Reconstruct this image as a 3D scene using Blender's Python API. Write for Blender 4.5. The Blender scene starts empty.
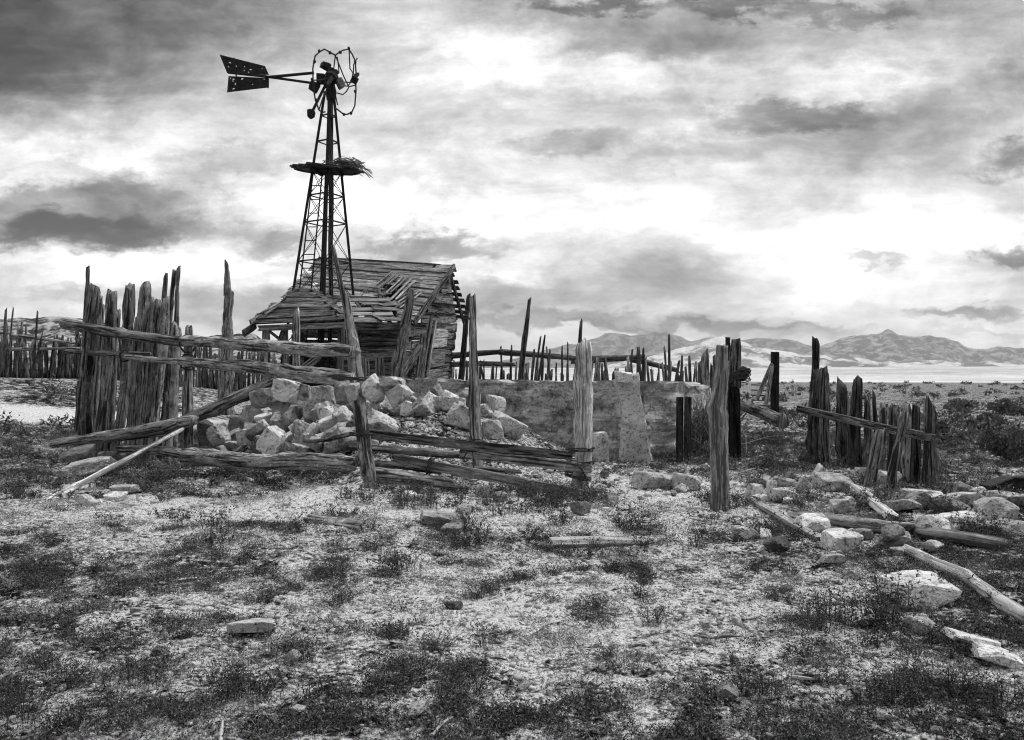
import bpy, bmesh, math, random
import numpy as np
from mathutils import Vector, Matrix
R = math.radians
random.seed(7); rng = np.random.default_rng(7)
S = bpy.context.scene
COL = S.collection
CAMH, FPX, HY = 1.4, 796.0, 377.0

def W(px, py, Y):                      # world point seen at photo position px,py at depth Y metres
    return np.array([(px-512)/FPX*Y, Y, CAMH-(py-HY)/FPX*Y])
def XP(px, Y): return (px-512)/FPX*Y
def sst(x): 
    x = np.clip(x, 0, 1); return x*x*(3-2*x)

# ------------------------------------------------------------------ noise
def _h(i, j, k, seed):
    n = (i.astype(np.int64)*374761393 + j.astype(np.int64)*668265263 + k.astype(np.int64)*2147483647 + seed*974711) & 0xffffffff
    n = ((n ^ (n >> 13))*1274126177) & 0xffffffff
    n = ((n ^ (n >> 16))*2246822519) & 0xffffffff
    return ((n ^ (n >> 15)) & 0xffffff)/float(0xffffff)
def vn(P, seed=0):
    P = np.asarray(P, float); I = np.floor(P).astype(np.int64); F = P-I; F = F*F*(3-2*F)
    r = 0
    for a in (0, 1):
        for b in (0, 1):
            for c in (0, 1):
                w = (F[..., 0] if a else 1-F[..., 0])*(F[..., 1] if b else 1-F[..., 1])*(F[..., 2] if c else 1-F[..., 2])
                r = r + w*_h(I[..., 0]+a, I[..., 1]+b, I[..., 2]+c, seed)
    return r
def fbm(P, seed=0, o=4, g=.5):
    P = np.asarray(P, float); s = 0; a = 1; t = 0
    for k in range(o):
        s = s+a*vn(P*2**k+k*17.3, seed+k); t += a; a *= g
    return s/t
def n2(X, Y, sc, seed=0, o=4):
    X = np.asarray(X, float); Y = np.asarray(Y, float)
    return fbm(np.stack([X*sc, Y*sc, np.zeros_like(X)+.37], -1), seed, o)

# ------------------------------------------------------------------ ground height
FX = [-30, -7.2, -5.05, -1.75, .77, 2.6, 6, 40]; FY = [13, 13.5, 12.4, 9.3, 9.8, 12, 13, 13]
def sandmask(X, Y):
    a = np.exp(-((X+1.2)/4.2)**4-((Y-8.3)/1.7)**2)
    b = .6*np.exp(-((X-.2)/2.2)**2-((Y-5.2)/1.7)**2)
    c = .75*np.exp(-((X-2.0)/1.8)**2-((Y-9.6)/2.2)**2)
    return np.clip(np.maximum(np.maximum(a, b), c)*(.7+.6*n2(X, Y, .9, 3)), 0, 1)
def gz(X, Y, fine=True):
    X = np.asarray(X, float); Y = np.asarray(Y, float)
    r = np.hypot(X, Y)
    z = 1.35*sst((-X-5)/13)*sst((Y-14)/16)*(1-sst((Y-60)/300))
    d = Y-np.interp(X, FX, FY)
    z = z+.88*sst((d-.25)/2.7)*sst((X+5.4)/1.5)*(1-sst((X+1.0)/2.6))*(1-sst((Y-15)/1.5))
    z = z+.16*np.exp(-((X+1.9)/.8)**2-((Y-9.0)/.55)**2)         # sand heaped at the foot of the leaning post
    z = z+.10*np.exp(-((X+1.2)/1.6)**2-((Y-7.0)/.5)**2)
    z = z+np.where(r < 120, 1, 0)*(n2(X, Y, .5, 5, 3)-.5)*.12*sst(r/4)
    z = z+44*sst((r-1300)/2600)
    if fine:
        f = 1-sst((r-25)/30)
        z = z+f*((n2(X, Y, 3.2, 8, 3)-.5)*.06+(n2(X, Y, 12, 9, 4)-.5)*.045)
    return z
def g1(x, y): return float(gz(np.array([x]), np.array([y]))[0])
def onG(px, Y, dz=0): 
    x = XP(px, Y); return np.array([x, Y, g1(x, Y)+dz])

# ------------------------------------------------------------------ materials (grey only: the place is shown in black and white)
class NT:
    def __init__(s, nt): s.nt = nt; s.L = nt.links
    def n(s, t, **k):
        n = s.nt.nodes.new(t)
        for a, v in k.items(): setattr(n, a, v)
        return n
    def put(s, sock, v):
        if hasattr(v, 'is_output') or isinstance(v, bpy.types.NodeSocket): s.L.new(v, sock)
        else: sock.default_value = v
    def m(s, op, a, b=None, c=None, clamp=False):
        n = s.n('ShaderNodeMath', operation=op, use_clamp=clamp)
        s.put(n.inputs[0], a)
        if b is not None: s.put(n.inputs[1], b)
        if c is not None: s.put(n.inputs[2], c)
        return n.outputs[0]
    def noise(s, vec, scale, detail=4, rough=.55, dist=0):
        n = s.n('ShaderNodeTexNoise'); s.put(n.inputs['Vector'], vec)
        n.inputs['Scale'].default_value = scale; n.inputs['Detail'].default_value = detail
        n.inputs['Roughness'].default_value = rough; n.inputs['Distortion'].default_value = dist
        return n.outputs['Fac']
    def mr(s, v, a, b, c, d, smooth=False):
        n = s.n('ShaderNodeMapRange'); n.interpolation_type = 'SMOOTHSTEP' if smooth else 'LINEAR'
        s.put(n.inputs[0], v)
        for i, x in zip((1, 2, 3, 4), (a, b, c, d)): s.put(n.inputs[i], x)
        return n.outputs[0]
    def mapv(s, vec, sc):
        n = s.n('ShaderNodeVectorMath', operation='MULTIPLY'); s.put(n.inputs[0], vec); n.inputs[1].default_value = sc
        return n.outputs[0]
    def grey(s, v):
        n = s.n('ShaderNodeCombineColor')
        for i in range(3): s.put(n.inputs[i], v)
        return n.outputs[0]
def newmat(name, rough=.9, spec=.15):
    m = bpy.data.materials.new(name); m.use_nodes = True
    t = NT(m.node_tree); b = m.node_tree.nodes['Principled BSDF']
    b.inputs['Roughness'].default_value = rough
    b.inputs['Specular IOR Level'].default_value = spec
    return m, t, b
def bump(t, b, h, strength=.6, dist=.02):
    n = t.n('ShaderNodeBump'); n.inputs['Strength'].default_value = strength; n.inputs['Distance'].default_value = dist
    t.put(n.inputs['Height'], h); t.L.new(n.outputs[0], b.inputs['Normal'])
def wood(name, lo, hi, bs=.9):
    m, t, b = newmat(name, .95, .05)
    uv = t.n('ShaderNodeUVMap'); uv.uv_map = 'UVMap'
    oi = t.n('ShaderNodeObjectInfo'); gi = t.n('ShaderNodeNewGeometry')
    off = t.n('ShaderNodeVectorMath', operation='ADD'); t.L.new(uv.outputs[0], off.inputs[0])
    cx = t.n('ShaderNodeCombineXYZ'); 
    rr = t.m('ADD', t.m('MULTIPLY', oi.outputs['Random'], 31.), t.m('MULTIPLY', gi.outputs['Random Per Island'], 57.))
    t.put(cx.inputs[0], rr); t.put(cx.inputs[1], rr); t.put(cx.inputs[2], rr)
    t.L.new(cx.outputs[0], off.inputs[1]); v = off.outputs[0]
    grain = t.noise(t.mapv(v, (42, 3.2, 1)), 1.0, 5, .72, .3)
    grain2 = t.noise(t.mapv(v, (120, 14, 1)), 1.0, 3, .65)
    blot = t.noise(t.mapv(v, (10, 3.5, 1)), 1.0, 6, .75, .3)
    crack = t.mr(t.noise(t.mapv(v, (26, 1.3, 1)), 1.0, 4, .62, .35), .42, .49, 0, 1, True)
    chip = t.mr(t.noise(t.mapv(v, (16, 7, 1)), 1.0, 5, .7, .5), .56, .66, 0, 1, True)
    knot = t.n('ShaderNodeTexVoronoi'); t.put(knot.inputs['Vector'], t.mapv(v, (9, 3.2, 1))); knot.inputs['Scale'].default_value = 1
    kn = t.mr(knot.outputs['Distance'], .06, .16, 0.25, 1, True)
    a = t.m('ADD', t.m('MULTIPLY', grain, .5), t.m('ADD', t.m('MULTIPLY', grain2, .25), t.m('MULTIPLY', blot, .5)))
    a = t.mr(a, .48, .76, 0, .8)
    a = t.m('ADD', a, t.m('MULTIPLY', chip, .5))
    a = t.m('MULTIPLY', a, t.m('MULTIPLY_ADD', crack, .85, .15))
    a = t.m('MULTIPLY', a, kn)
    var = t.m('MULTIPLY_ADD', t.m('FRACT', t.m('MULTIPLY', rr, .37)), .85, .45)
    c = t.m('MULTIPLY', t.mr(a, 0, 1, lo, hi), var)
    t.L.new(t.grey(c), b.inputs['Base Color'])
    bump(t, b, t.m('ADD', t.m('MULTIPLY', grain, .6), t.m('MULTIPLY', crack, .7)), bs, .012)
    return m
M = {}
M['wood'] = wood('weathered_wood', .008, .56)
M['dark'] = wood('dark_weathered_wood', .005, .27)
M['pale'] = wood('bleached_wood', .13, .95)
M['roof'] = wood('roof_board_wood', .05, .62)
M['white'] = wood('sun_whitened_wood', .30, .98)
M['char'] = wood('blackened_wood', .006, .09)

def rockmat(name, lo, hi, sc=9):
    m, t, b = newmat(name, .95, .1)
    tc = t.n('ShaderNodeTexCoord'); oi = t.n('ShaderNodeObjectInfo')
    v = t.n('ShaderNodeVectorMath', operation='ADD'); t.L.new(tc.outputs['Object'], v.inputs[0])
    cx = t.n('ShaderNodeCombineXYZ'); t.put(cx.inputs[0], t.m('MULTIPLY', oi.outputs['Random'], 40.)); t.L.new(cx.outputs[0], v.inputs[1])
    v = v.outputs[0]
    a = t.noise(v, sc, 6, .65); s = t.noise(v, 70, 4, .7); big = t.noise(v, 3, 3, .5)
    lich = t.m('MULTIPLY', t.mr(t.noise(v, 22, 4, .7), .53, .64, 1, .35, True), t.mr(t.noise(v, 11, 5, .7), .36, .44, .4, 1, True))
    c = t.mr(t.m('ADD', t.m('MULTIPLY', a, .5), t.m('ADD', t.m('MULTIPLY', s, .45), t.m('MULTIPLY', big, .25))), .46, .80, lo, hi)
    c = t.m('MULTIPLY', t.m('MULTIPLY', c, lich), t.m('MULTIPLY_ADD', oi.outputs['Random'], .5, .75))
    t.L.new(t.grey(c), b.inputs['Base Color'])
    bump(t, b, t.m('ADD', a, t.m('MULTIPLY', s, .5)), .9, .02)
    return m
M['rock'] = rockmat('grey_stone', .10, .62)
M['brock'] = rockmat('pale_limestone', .26, .93)
M['drock'] = rockmat('dark_stone', .05, .24)

def metalmat(name, c0, c1, rough=.6):
    m, t, b = newmat(name, rough, .3)
    tc = t.n('ShaderNodeTexCoord')
    t.L.new(t.grey(t.mr(t.noise(tc.outputs['Object'], 14, 4, .6), .3, .7, c0, c1)), b.inputs['Base Color'])
    return m
M['steel'] = metalmat('rusted_dark_steel', .008, .035, .85)
M['steelgrey'] = metalmat('grey_galvanised_steel', .05, .22)
M['wire'] = metalmat('rusty_wire', .01, .04)

def concmat():
    m, t, b = newmat('stained_concrete', .95, .05)
    g = t.n('ShaderNodeNewGeometry'); p = g.outputs['Position']
    lay = t.noise(t.mapv(p, (.6, .6, 7)), 1.0, 5, .6, .4)
    blot = t.noise(p, 1.6, 5, .6); fine = t.noise(p, 30, 4, .7)
    cr = t.mr(t.noise(t.mapv(p, (1, 1, 3)), 3, 6, .7), .40, .48, .6, 1, True)
    a = t.m('ADD', t.m('MULTIPLY', lay, .38), t.m('ADD', t.m('MULTIPLY', blot, .47), t.m('MULTIPLY', fine, .3)))
    vo = t.n('ShaderNodeTexVoronoi'); vo.feature = 'DISTANCE_TO_EDGE'; vo.inputs['Scale'].default_value = 1.0
    wv = t.n('ShaderNodeVectorMath', operation='ADD'); t.L.new(t.mapv(p, (1.1, 1.1, 2.3)), wv.inputs[0])
    nz = t.n('ShaderNodeTexNoise'); t.L.new(p, nz.inputs['Vector']); nz.inputs['Scale'].default_value = 5; nz.inputs['Detail'].default_value = 6
    t.L.new(t.mapv(nz.outputs['Color'], (.35, .35, .35)), wv.inputs[1]); t.L.new(wv.outputs[0], vo.inputs['Vector'])
    ck = t.mr(vo.outputs['Distance'], .002, .022, .5, 1, True)
    spot = t.mr(t.noise(p, 9, 6, .7), .36, .5, .45, 1, True)
    c = t.m('MULTIPLY', t.m('MULTIPLY', t.m('MULTIPLY', t.mr(a, .43, .74, .12, .78), cr), ck), spot)
    t.L.new(t.grey(c), b.inputs['Base Color'])
    bump(t, b, t.m('ADD', lay, t.m('MULTIPLY', fine, .4)), .9, .05)
    return m
M['conc'] = concmat()

def vegmat(name, lo, hi):
    m, t, b = newmat(name, .8, .1)
    g = t.n('ShaderNodeNewGeometry')
    n = t.noise(g.outputs['Position'], 1.3, 3, .5)
    c = t.mr(t.m('ADD', t.m('MULTIPLY', g.outputs['Random Per Island'], .5), t.m('MULTIPLY', n, .5)), .15, .85, lo, hi)
    t.L.new(t.grey(c), b.inputs['Base Color'])
    return m
M['veg'] = vegmat('dark_scrub_leaf', .006, .13)
M['dry'] = vegmat('dry_grass_blade', .08, .48)
M['sage'] = vegmat('sagebrush_leaf', .035, .19)
M['mid'] = vegmat('grey_dry_grass', .03, .34)
M['stick'] = vegmat('dry_stick', .05, .3)

def groundmat():
    m, t, b = newmat('desert_soil', 1.0, .0)
    g = t.n('ShaderNodeNewGeometry'); p = g.outputs['Position']
    sa = t.n('ShaderNodeAttribute', attribute_name='sand'); pl = t.n('ShaderNodeAttribute', attribute_name='playa_sun_tint')
    big = t.noise(p, .8, 5, .6); mid = t.noise(p, 4.5, 5, .65); fine = t.noise(p, 26, 5, .7); sp = t.noise(p, 130, 3, .7)
    crust = t.noise(p, 60, 4, .7, .4)
    base = t.m('ADD', t.m('MULTIPLY', big, .22), t.m('ADD', t.m('MULTIPLY', mid, .53), t.m('MULTIPLY', fine, .4)))
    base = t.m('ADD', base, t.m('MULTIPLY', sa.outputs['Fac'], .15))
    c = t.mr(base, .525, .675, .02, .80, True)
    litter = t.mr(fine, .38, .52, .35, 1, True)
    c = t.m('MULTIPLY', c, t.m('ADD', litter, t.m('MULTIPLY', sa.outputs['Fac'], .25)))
    c = t.m('MULTIPLY', c, t.mr(crust, .40, .60, .38, 1.35))
    c = t.m('MULTIPLY', c, t.mr(sp, .3, .7, .6, 1.35))
    c = t.m('MINIMUM', c, .8)
    far = t.m('MULTIPLY', t.mr(t.noise(p, .012, 7, .68), .36, .6, .42, .78), t.mr(t.noise(p, .11, 5, .7), .42, .56, .7, 1., True))  # pale dry salt ground, with sunlight on it painted into the tone
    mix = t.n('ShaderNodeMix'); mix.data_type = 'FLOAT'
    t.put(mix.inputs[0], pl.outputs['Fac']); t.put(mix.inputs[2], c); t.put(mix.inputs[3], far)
    t.L.new(t.grey(mix.outputs[0]), b.inputs['Base Color'])
    bump(t, b, t.m('ADD', t.m('MULTIPLY', mid, 1.), t.m('ADD', t.m('MULTIPLY', fine, .6), t.m('MULTIPLY', sp, .25))), 1.0, .06)
    return m
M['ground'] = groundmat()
def mtnmat(name, lo, hi, sc, thr=(.45, .6)):
    m, t, b = newmat(name, 1, 0)
    g = t.n('ShaderNodeNewGeometry'); p = g.outputs['Position']
    a = t.noise(t.mapv(p, (1, 1, 2)), sc, 8, .65, .5)
    t.L.new(t.grey(t.mr(a, thr[0], thr[1], lo, hi, True)), b.inputs['Base Color'])
    bump(t, b, t.noise(p, sc*3, 6, .65), 1.0, .3/sc)
    return m

# ------------------------------------------------------------------ mesh building
class MB:
    def __init__(s): s.v = []; s.f = []; s.uv = []; s.n = 0
    def add(s, V, F, UV=None):
        V = np.asarray(V, float)
        s.v.append(V)
        for i, f in enumerate(F):
            s.f.append(tuple(int(q)+s.n for q in f))
            s.uv.append(UV[i] if UV is not None else [(V[q][0]+V[q][1], V[q][2]) for q in f])
        s.n += len(V)
    def build(s, name, mat, parent=None, smooth=False, angle=None):
        V = np.concatenate(s.v)
        if parent is not None:
            root = parent
            while root.parent: root = root.parent
            o0 = np.array(root.location)
        else:
            o0 = np.array([(V[:, 0].min()+V[:, 0].max())/2, (V[:, 1].min()+V[:, 1].max())/2, V[:, 2].min()])
        me = bpy.data.meshes.new(name)
        me.from_pydata((V-o0).tolist(), [], s.f)
        uvl = me.uv_layers.new(name='UVMap')
        flat = np.array([c for f in s.uv for p in f for c in p], dtype=np.float32)
        uvl.data.foreach_set('uv', flat)
        me.materials.append(M[mat] if isinstance(mat, str) else mat)
        if smooth: me.shade_smooth()
        o = bpy.data.objects.new(name, me); COL.objects.link(o)
        if parent is not None: o.parent = parent
        else: o.location = o0
        return o
def tag(o, label, cat, group=None, kind=None):
    if label: o['label'] = label
    if cat: o['category'] = cat
    if group: o['group'] = group
    if kind: o['kind'] = kind
    return o
def thing(name, label, cat, loc, group=None):
    o = bpy.data.objects.new(name, None); COL.objects.link(o)
    o.location = tuple(float(c) for c in loc); o.empty_display_size = .2
    return tag(o, label, cat, group)
def tri_mesh(name, V, F, mat):
    me = bpy.data.meshes.new(name); V = np.asarray(V, np.float32); F = np.asarray(F, np.int32); k = F.shape[1]
    me.vertices.add(len(V)); me.vertices.foreach_set('co', V.ravel())
    me.loops.add(F.size); me.loops.foreach_set('vertex_index', F.ravel())
    me.polygons.add(len(F)); me.polygons.foreach_set('loop_start', np.arange(0, F.size, k, dtype=np.int32))
    me.update(calc_edges=True); me.validate()
    me.materials.append(M[mat] if isinstance(mat, str) else mat)
    o = bpy.data.objects.new(name, me); COL.objects.link(o)
    return o

def nrm(v): 
    v = np.asarray(v, float); return v/(np.linalg.norm(v)+1e-12)
def circ(n): a = np.arange(n)/n*2*math.pi; return np.stack([np.cos(a), np.sin(a)], 1)
RECT = np.array([(1, -.8), (1, 0), (1, .8), (.9, 1), (.3, 1), (-.3, 1), (-.9, 1), (-1, .8), (-1, 0), (-1, -.8), (-.9, -1), (-.3, -1), (.3, -1), (.9, -1)])
def loft(mb, pts, hw, ht=None, sec=None, up=None, seg=.11, rough=.12, rag=(.3, .8), cracks=2, wob=.02, seed=None):
    """irregular tapered beam along pts; hw / ht half sizes per point"""
    rs = np.random.default_rng(seed if seed is not None else rng.integers(1 << 30))
    pts = np.asarray(pts, float)
    hw = np.broadcast_to(np.asarray(hw, float), (len(pts),)) if np.ndim(hw) == 0 else np.asarray(hw, float)
    ht = hw if ht is None else (np.broadcast_to(np.asarray(ht, float), (len(pts),)) if np.ndim(ht) == 0 else np.asarray(ht, float))
    sec = circ(12) if sec is None else sec
    m = len(sec)
    dl = np.concatenate([[0], np.cumsum(np.linalg.norm(np.diff(pts, axis=0), axis=1))]); L = dl[-1]
    N = max(3, int(math.ceil(L/seg))+1); s = np.linspace(0, L, N)
    C = np.stack([np.interp(s, dl, pts[:, k]) for k in range(3)], 1)
    a = np.interp(s, dl, hw); b = np.interp(s, dl, ht)
    T = np.gradient(C, axis=0); T /= np.linalg.norm(T, axis=1)[:, None]
    if up is None: up = np.array([0, 0, 1.]) if abs(T[0][2]) < .7 else np.array([0, 1., 0])
    U = np.cross(np.broadcast_to(up, T.shape), T); U /= np.linalg.norm(U, axis=1)[:, None]
    Wv = np.cross(T, U)
    off = rs.random(3)*50
    if wob: 
        C = C+U*((vn(np.stack([s*.8+off[0], s*0+off[1], s*0], 1))-.5)*2*wob*np.minimum(1, L))[:, None] \
             +Wv*((vn(np.stack([s*.8+off[2], s*0+3, s*0], 1))-.5)*2*wob*np.minimum(1, L))[:, None]
    ang = np.arange(m)
    gro = np.zeros(m)
    for c in range(cracks): gro[rs.integers(m)] -= .25+.35*rs.random()
    ca, sa = np.cos(ang/m*2*math.pi)*1.4, np.sin(ang/m*2*math.pi)*1.4
    NN = np.stack([np.broadcast_to(ca, (N, m))+off[0], np.broadcast_to(sa, (N, m))+off[1], np.broadcast_to(s[:, None]*2.2+off[2], (N, m))], -1)
    nz = (fbm(NN, 3, 3)-.5)*2*rough*1.6+gro[None, :]*rough*1.5*(.3+vn(NN*.6, 9))
    nk = rs.poisson(L*1.1) if rough > .1 else 0
    for q in range(nk):
        s0 = rs.uniform(0, L); a0 = rs.uniform(0, 2*math.pi); am = rs.uniform(.18, .5)*min(1, rough*6)
        nz = nz+am*np.exp(-((s[:, None]-s0)/(.05+.6*a.mean()))**2)*np.maximum(0, np.cos(ang/m*2*math.pi-a0))[None, :]**2
    nz = nz+(vn(np.stack([s*5+off[1], s*0, s*0+2], 1))-.5)[:, None]*rough*.9
    k = 1+nz+(rs.random((N, m))-.5)*rough*.5
    ax = np.zeros((N, m))
    mean = (a+b)/2
    ax[0] -= rs.random(m)*rag[0]*mean[0]*2
    ta = rs.uniform(0, 6.28); tl_ = np.cos(ang/m*2*math.pi-ta)
    ax[-1] += rag[1]*mean[-1]*(.9*tl_*rs.uniform(.2, 1)+1.3*vn(np.stack([ca*1.2+off[1], sa*1.2, sa*0], 1), 5)+.5*rs.random(m)-.6)
    if rag[1] > .25 and N > 3:
        k[-1] *= .86
    V = C[:, None, :]+U[:, None, :]*(a[:, None]*sec[None, :, 0]*k)[..., None]+Wv[:, None, :]*(b[:, None]*sec[None, :, 1]*k)[..., None]+T[:, None, :]*ax[..., None]
    V = V.reshape(-1, 3)
    c0 = C[0]; c1 = C[-1]+T[-1]*(mean[-1]*rag[1]*.4)
    V = np.vstack([V, c0, c1])
    per = np.concatenate([[0], np.cumsum(np.linalg.norm((np.roll(sec, -1, 0)-sec)*np.array([a.mean(), b.mean()]), axis=1))])
    F = []; UV = []
    for i in range(N-1):
        for j in range(m):
            j2 = (j+1) % m
            F.append((i*m+j, i*m+j2, (i+1)*m+j2, (i+1)*m+j))
            UV.append([(per[j], s[i]), (per[j+1], s[i]), (per[j+1], s[i+1]), (per[j], s[i+1])])
    for j in range(m):
        j2 = (j+1) % m
        F.append((j2, j, N*m)); UV.append([(sec[j2][0]*a[0], sec[j2][1]*.05), (sec[j][0]*a[0], sec[j][1]*.05), (0, 0)])
        F.append(((N-1)*m+j, (N-1)*m+j2, N*m+1)); UV.append([(sec[j][0]*a[-1], sec[j][1]*.05), (sec[j2][0]*a[-1], sec[j2][1]*.05), (0, 0)])
    mb.add(V, F, UV)
    return mb
def one(*a, **k): 
    mb = MB(); loft(mb, *a, **k); return mb
def plank(mb, p0, p1, w, t, up=None, **k):
    k.setdefault('rough', .05); k.setdefault('cracks', 1); k.setdefault('rag', (.5, .5)); k.setdefault('wob', .012); k.setdefault('seg', .2)
    pts = p0 if p1 is None else [p0, p1]
    return loft(mb, pts, w/2, t/2, sec=RECT, up=up, **k)
def tube(mb, pts, r, n=6, seg=None, smoothn=0):
    pts = np.asarray(pts, float); 
    L = sum(np.linalg.norm(pts[i+1]-pts[i]) for i in range(len(pts)-1))
    N = len(pts); T = np.gradient(pts, axis=0) if N > 2 else np.array([pts[1]-pts[0]]*2)
    T /= np.linalg.norm(T, axis=1)[:, None]+1e-9
    up = np.array([0.13, .9, .2]) if abs(T[0][1]) < .8 else np.array([.9, .1, .2])
    V = []; c = circ(n)
    for i in range(N):
        u = nrm(np.cross(up, T[i])); w = np.cross(T[i], u)
        rr = r[i] if np.ndim(r) else r
        V.append(pts[i]+rr*(c[:, :1]*u+c[:, 1:]*w))
    V = np.vstack(V+[pts[:1], pts[-1:]])
    F = [(i*n+j, i*n+(j+1) % n, (i+1)*n+(j+1) % n, (i+1)*n+j) for i in range(N-1) for j in range(n)]
    F += [((j+1) % n, j, N*n) for j in range(n)]+[((N-1)*n+j, (N-1)*n+(j+1) % n, N*n+1) for j in range(n)]
    mb.add(V, F); return mb
def angle_bar(mb, p0, p1, w=.05):        # L section steel
    p0 = np.asarray(p0, float); p1 = np.asarray(p1, float)
    return loft(mb, [p0, p1], w/2, w/2, sec=np.array([(-1, -1), (1, -1), (1, -.6), (-.6, -.6), (-.6, 1), (-1, 1)]), rough=0, cracks=0, rag=(0, 0), wob=0, seg=5)
def box(mb, c, ax, ay, az):
    c, ax, ay, az = map(lambda q: np.asarray(q, float), (c, ax, ay, az))
    V = [c+i*ax+j*ay+k*az for k in (-1, 1) for j in (-1, 1) for i in (-1, 1)]
    F = [(0, 2, 3, 1), (4, 5, 7, 6), (0, 1, 5, 4), (2, 6, 7, 3), (0, 4, 6, 2), (1, 3, 7, 5)]
    mb.add(V, F); return mb
def patch(mb, A, B, C, D, n, th=.025, jit=.02, skip=None, seglen=2.0, ends=.08, over=1.12, lift=.018, sag=0, tilt=.006, shing=0):
    """boards side by side over a quad: A-B first edge, D-C last edge, boards run A to B"""
    A, B, C, D = map(lambda q: np.asarray(q, float), (A, B, C, D))
    N = nrm(np.cross(B-A, D-A)); 
    if N[2] < -1e-3 or (abs(N[2]) < 1e-3 and N[1] > 0): N = -N
    P = lambda u, v: (A*(1-u)+B*u)*(1-v)+(D*(1-u)+C*u)*v - N*sag*math.sin(math.pi*min(max(u, 0), 1))*math.sin(math.pi*min(max(v, 0), 1))
    for i in range(n):
        v = (i+.5)/n+random.uniform(-.1, .1)/n
        L = np.linalg.norm(P(1, v)-P(0, v)); w = np.linalg.norm(P(.5, 1)-P(.5, 0))/n*over*random.uniform(.86, 1.03)
        cuts = [0]; 
        while cuts[-1] < L: cuts.append(cuts[-1]+seglen*random.uniform(.6, 1.4))
        cuts[-1] = L
        for a, b in zip(cuts[:-1], cuts[1:]):
            if b-a < .06: continue
            u0, u1 = a/L+(random.uniform(-ends, ends)/L if a == 0 else .004), b/L+(random.uniform(-ends, ends)/L if b == L else -.004)
            spans = [(u0, u1)]
            if skip is not None:
                k = 14; us = np.linspace(u0, u1, k+1); spans = []; cur = None
                for q in range(k):
                    if skip((us[q]+us[q+1])/2, v): 
                        if cur is not None: spans.append((cur, us[q])); cur = None
                    elif cur is None: cur = us[q]
                if cur is not None: spans.append((cur, u1))
            for s0, s1 in spans:
                if (s1-s0)*L < .05: continue
                dv0, dv1 = random.uniform(-jit, jit)*.4/n*3, random.uniform(-jit, jit)*.4/n*3
                q0, q1 = P(s0, v+dv0)+N*random.uniform(0, lift), P(s1, v+dv1)+N*random.uniform(0, lift)
                q0 = q0+N*(tilt*(i % 2)); q1 = q1+N*(tilt*(i % 2))
                ed = nrm(np.cross(N, q1-q0))
                plank(mb, [q0, (q0+q1)/2+N*random.uniform(-.006, .006), q1], None, w, th, rough=.028, up=N+ed*(shing+random.uniform(-.05, .05)), seg=.3, wob=.004)
    return mb

def ico(sub):
    bm = bmesh.new(); bmesh.ops.create_icosphere(bm, subdivisions=sub, radius=1)
    V = np.array([v.co for v in bm.verts]); F = [tuple(v.index for v in f.verts) for f in bm.faces]; bm.free(); return V, F
ICO = {k: ico(k) for k in (2, 3, 4, 5)}
def rotm(rx, ry, rz):
    return np.array(Matrix.Rotation(rz, 3, 'Z') @ Matrix.Rotation(ry, 3, 'Y') @ Matrix.Rotation(rx, 3, 'X'))
def rock(mb, c, size, rot, sub=4, boxy=.7, chips=7, rough=.05, seed=0):
    rs = np.random.default_rng(seed)
    D, F = ICO[sub]
    pl = []
    for k in range(3):
        for sg in (-1, 1):
            n = np.zeros(3); n[k] = sg; n += rs.normal(0, .13*(1.4-boxy), 3); pl.append((nrm(n), rs.uniform(.86, 1.0)))
    for q in range(chips):
        n = nrm(rs.normal(0, 1, 3)); pl.append((n, rs.uniform(.86, 1.12)*(1.0+.22*boxy)))
    r = np.full(len(D), 1.9)
    for n, h in pl:
        d = D@n; r = np.where(d > 1e-3, np.minimum(r, h/np.maximum(d, 1e-3)), r)
    P = D*r[:, None]
    o = rs.random(3)*90
    nn = (fbm(P*1.7+o, 2, 4)-.5)*rough*3+(fbm(P*7+o, 5, 3)-.5)*rough*1.2
    P = P*(1+nn)[:, None]
    P = (P*np.asarray(size)[None, :])@rot.T+np.asarray(c)[None, :]
    mb.add(P, F); return mb

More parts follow.
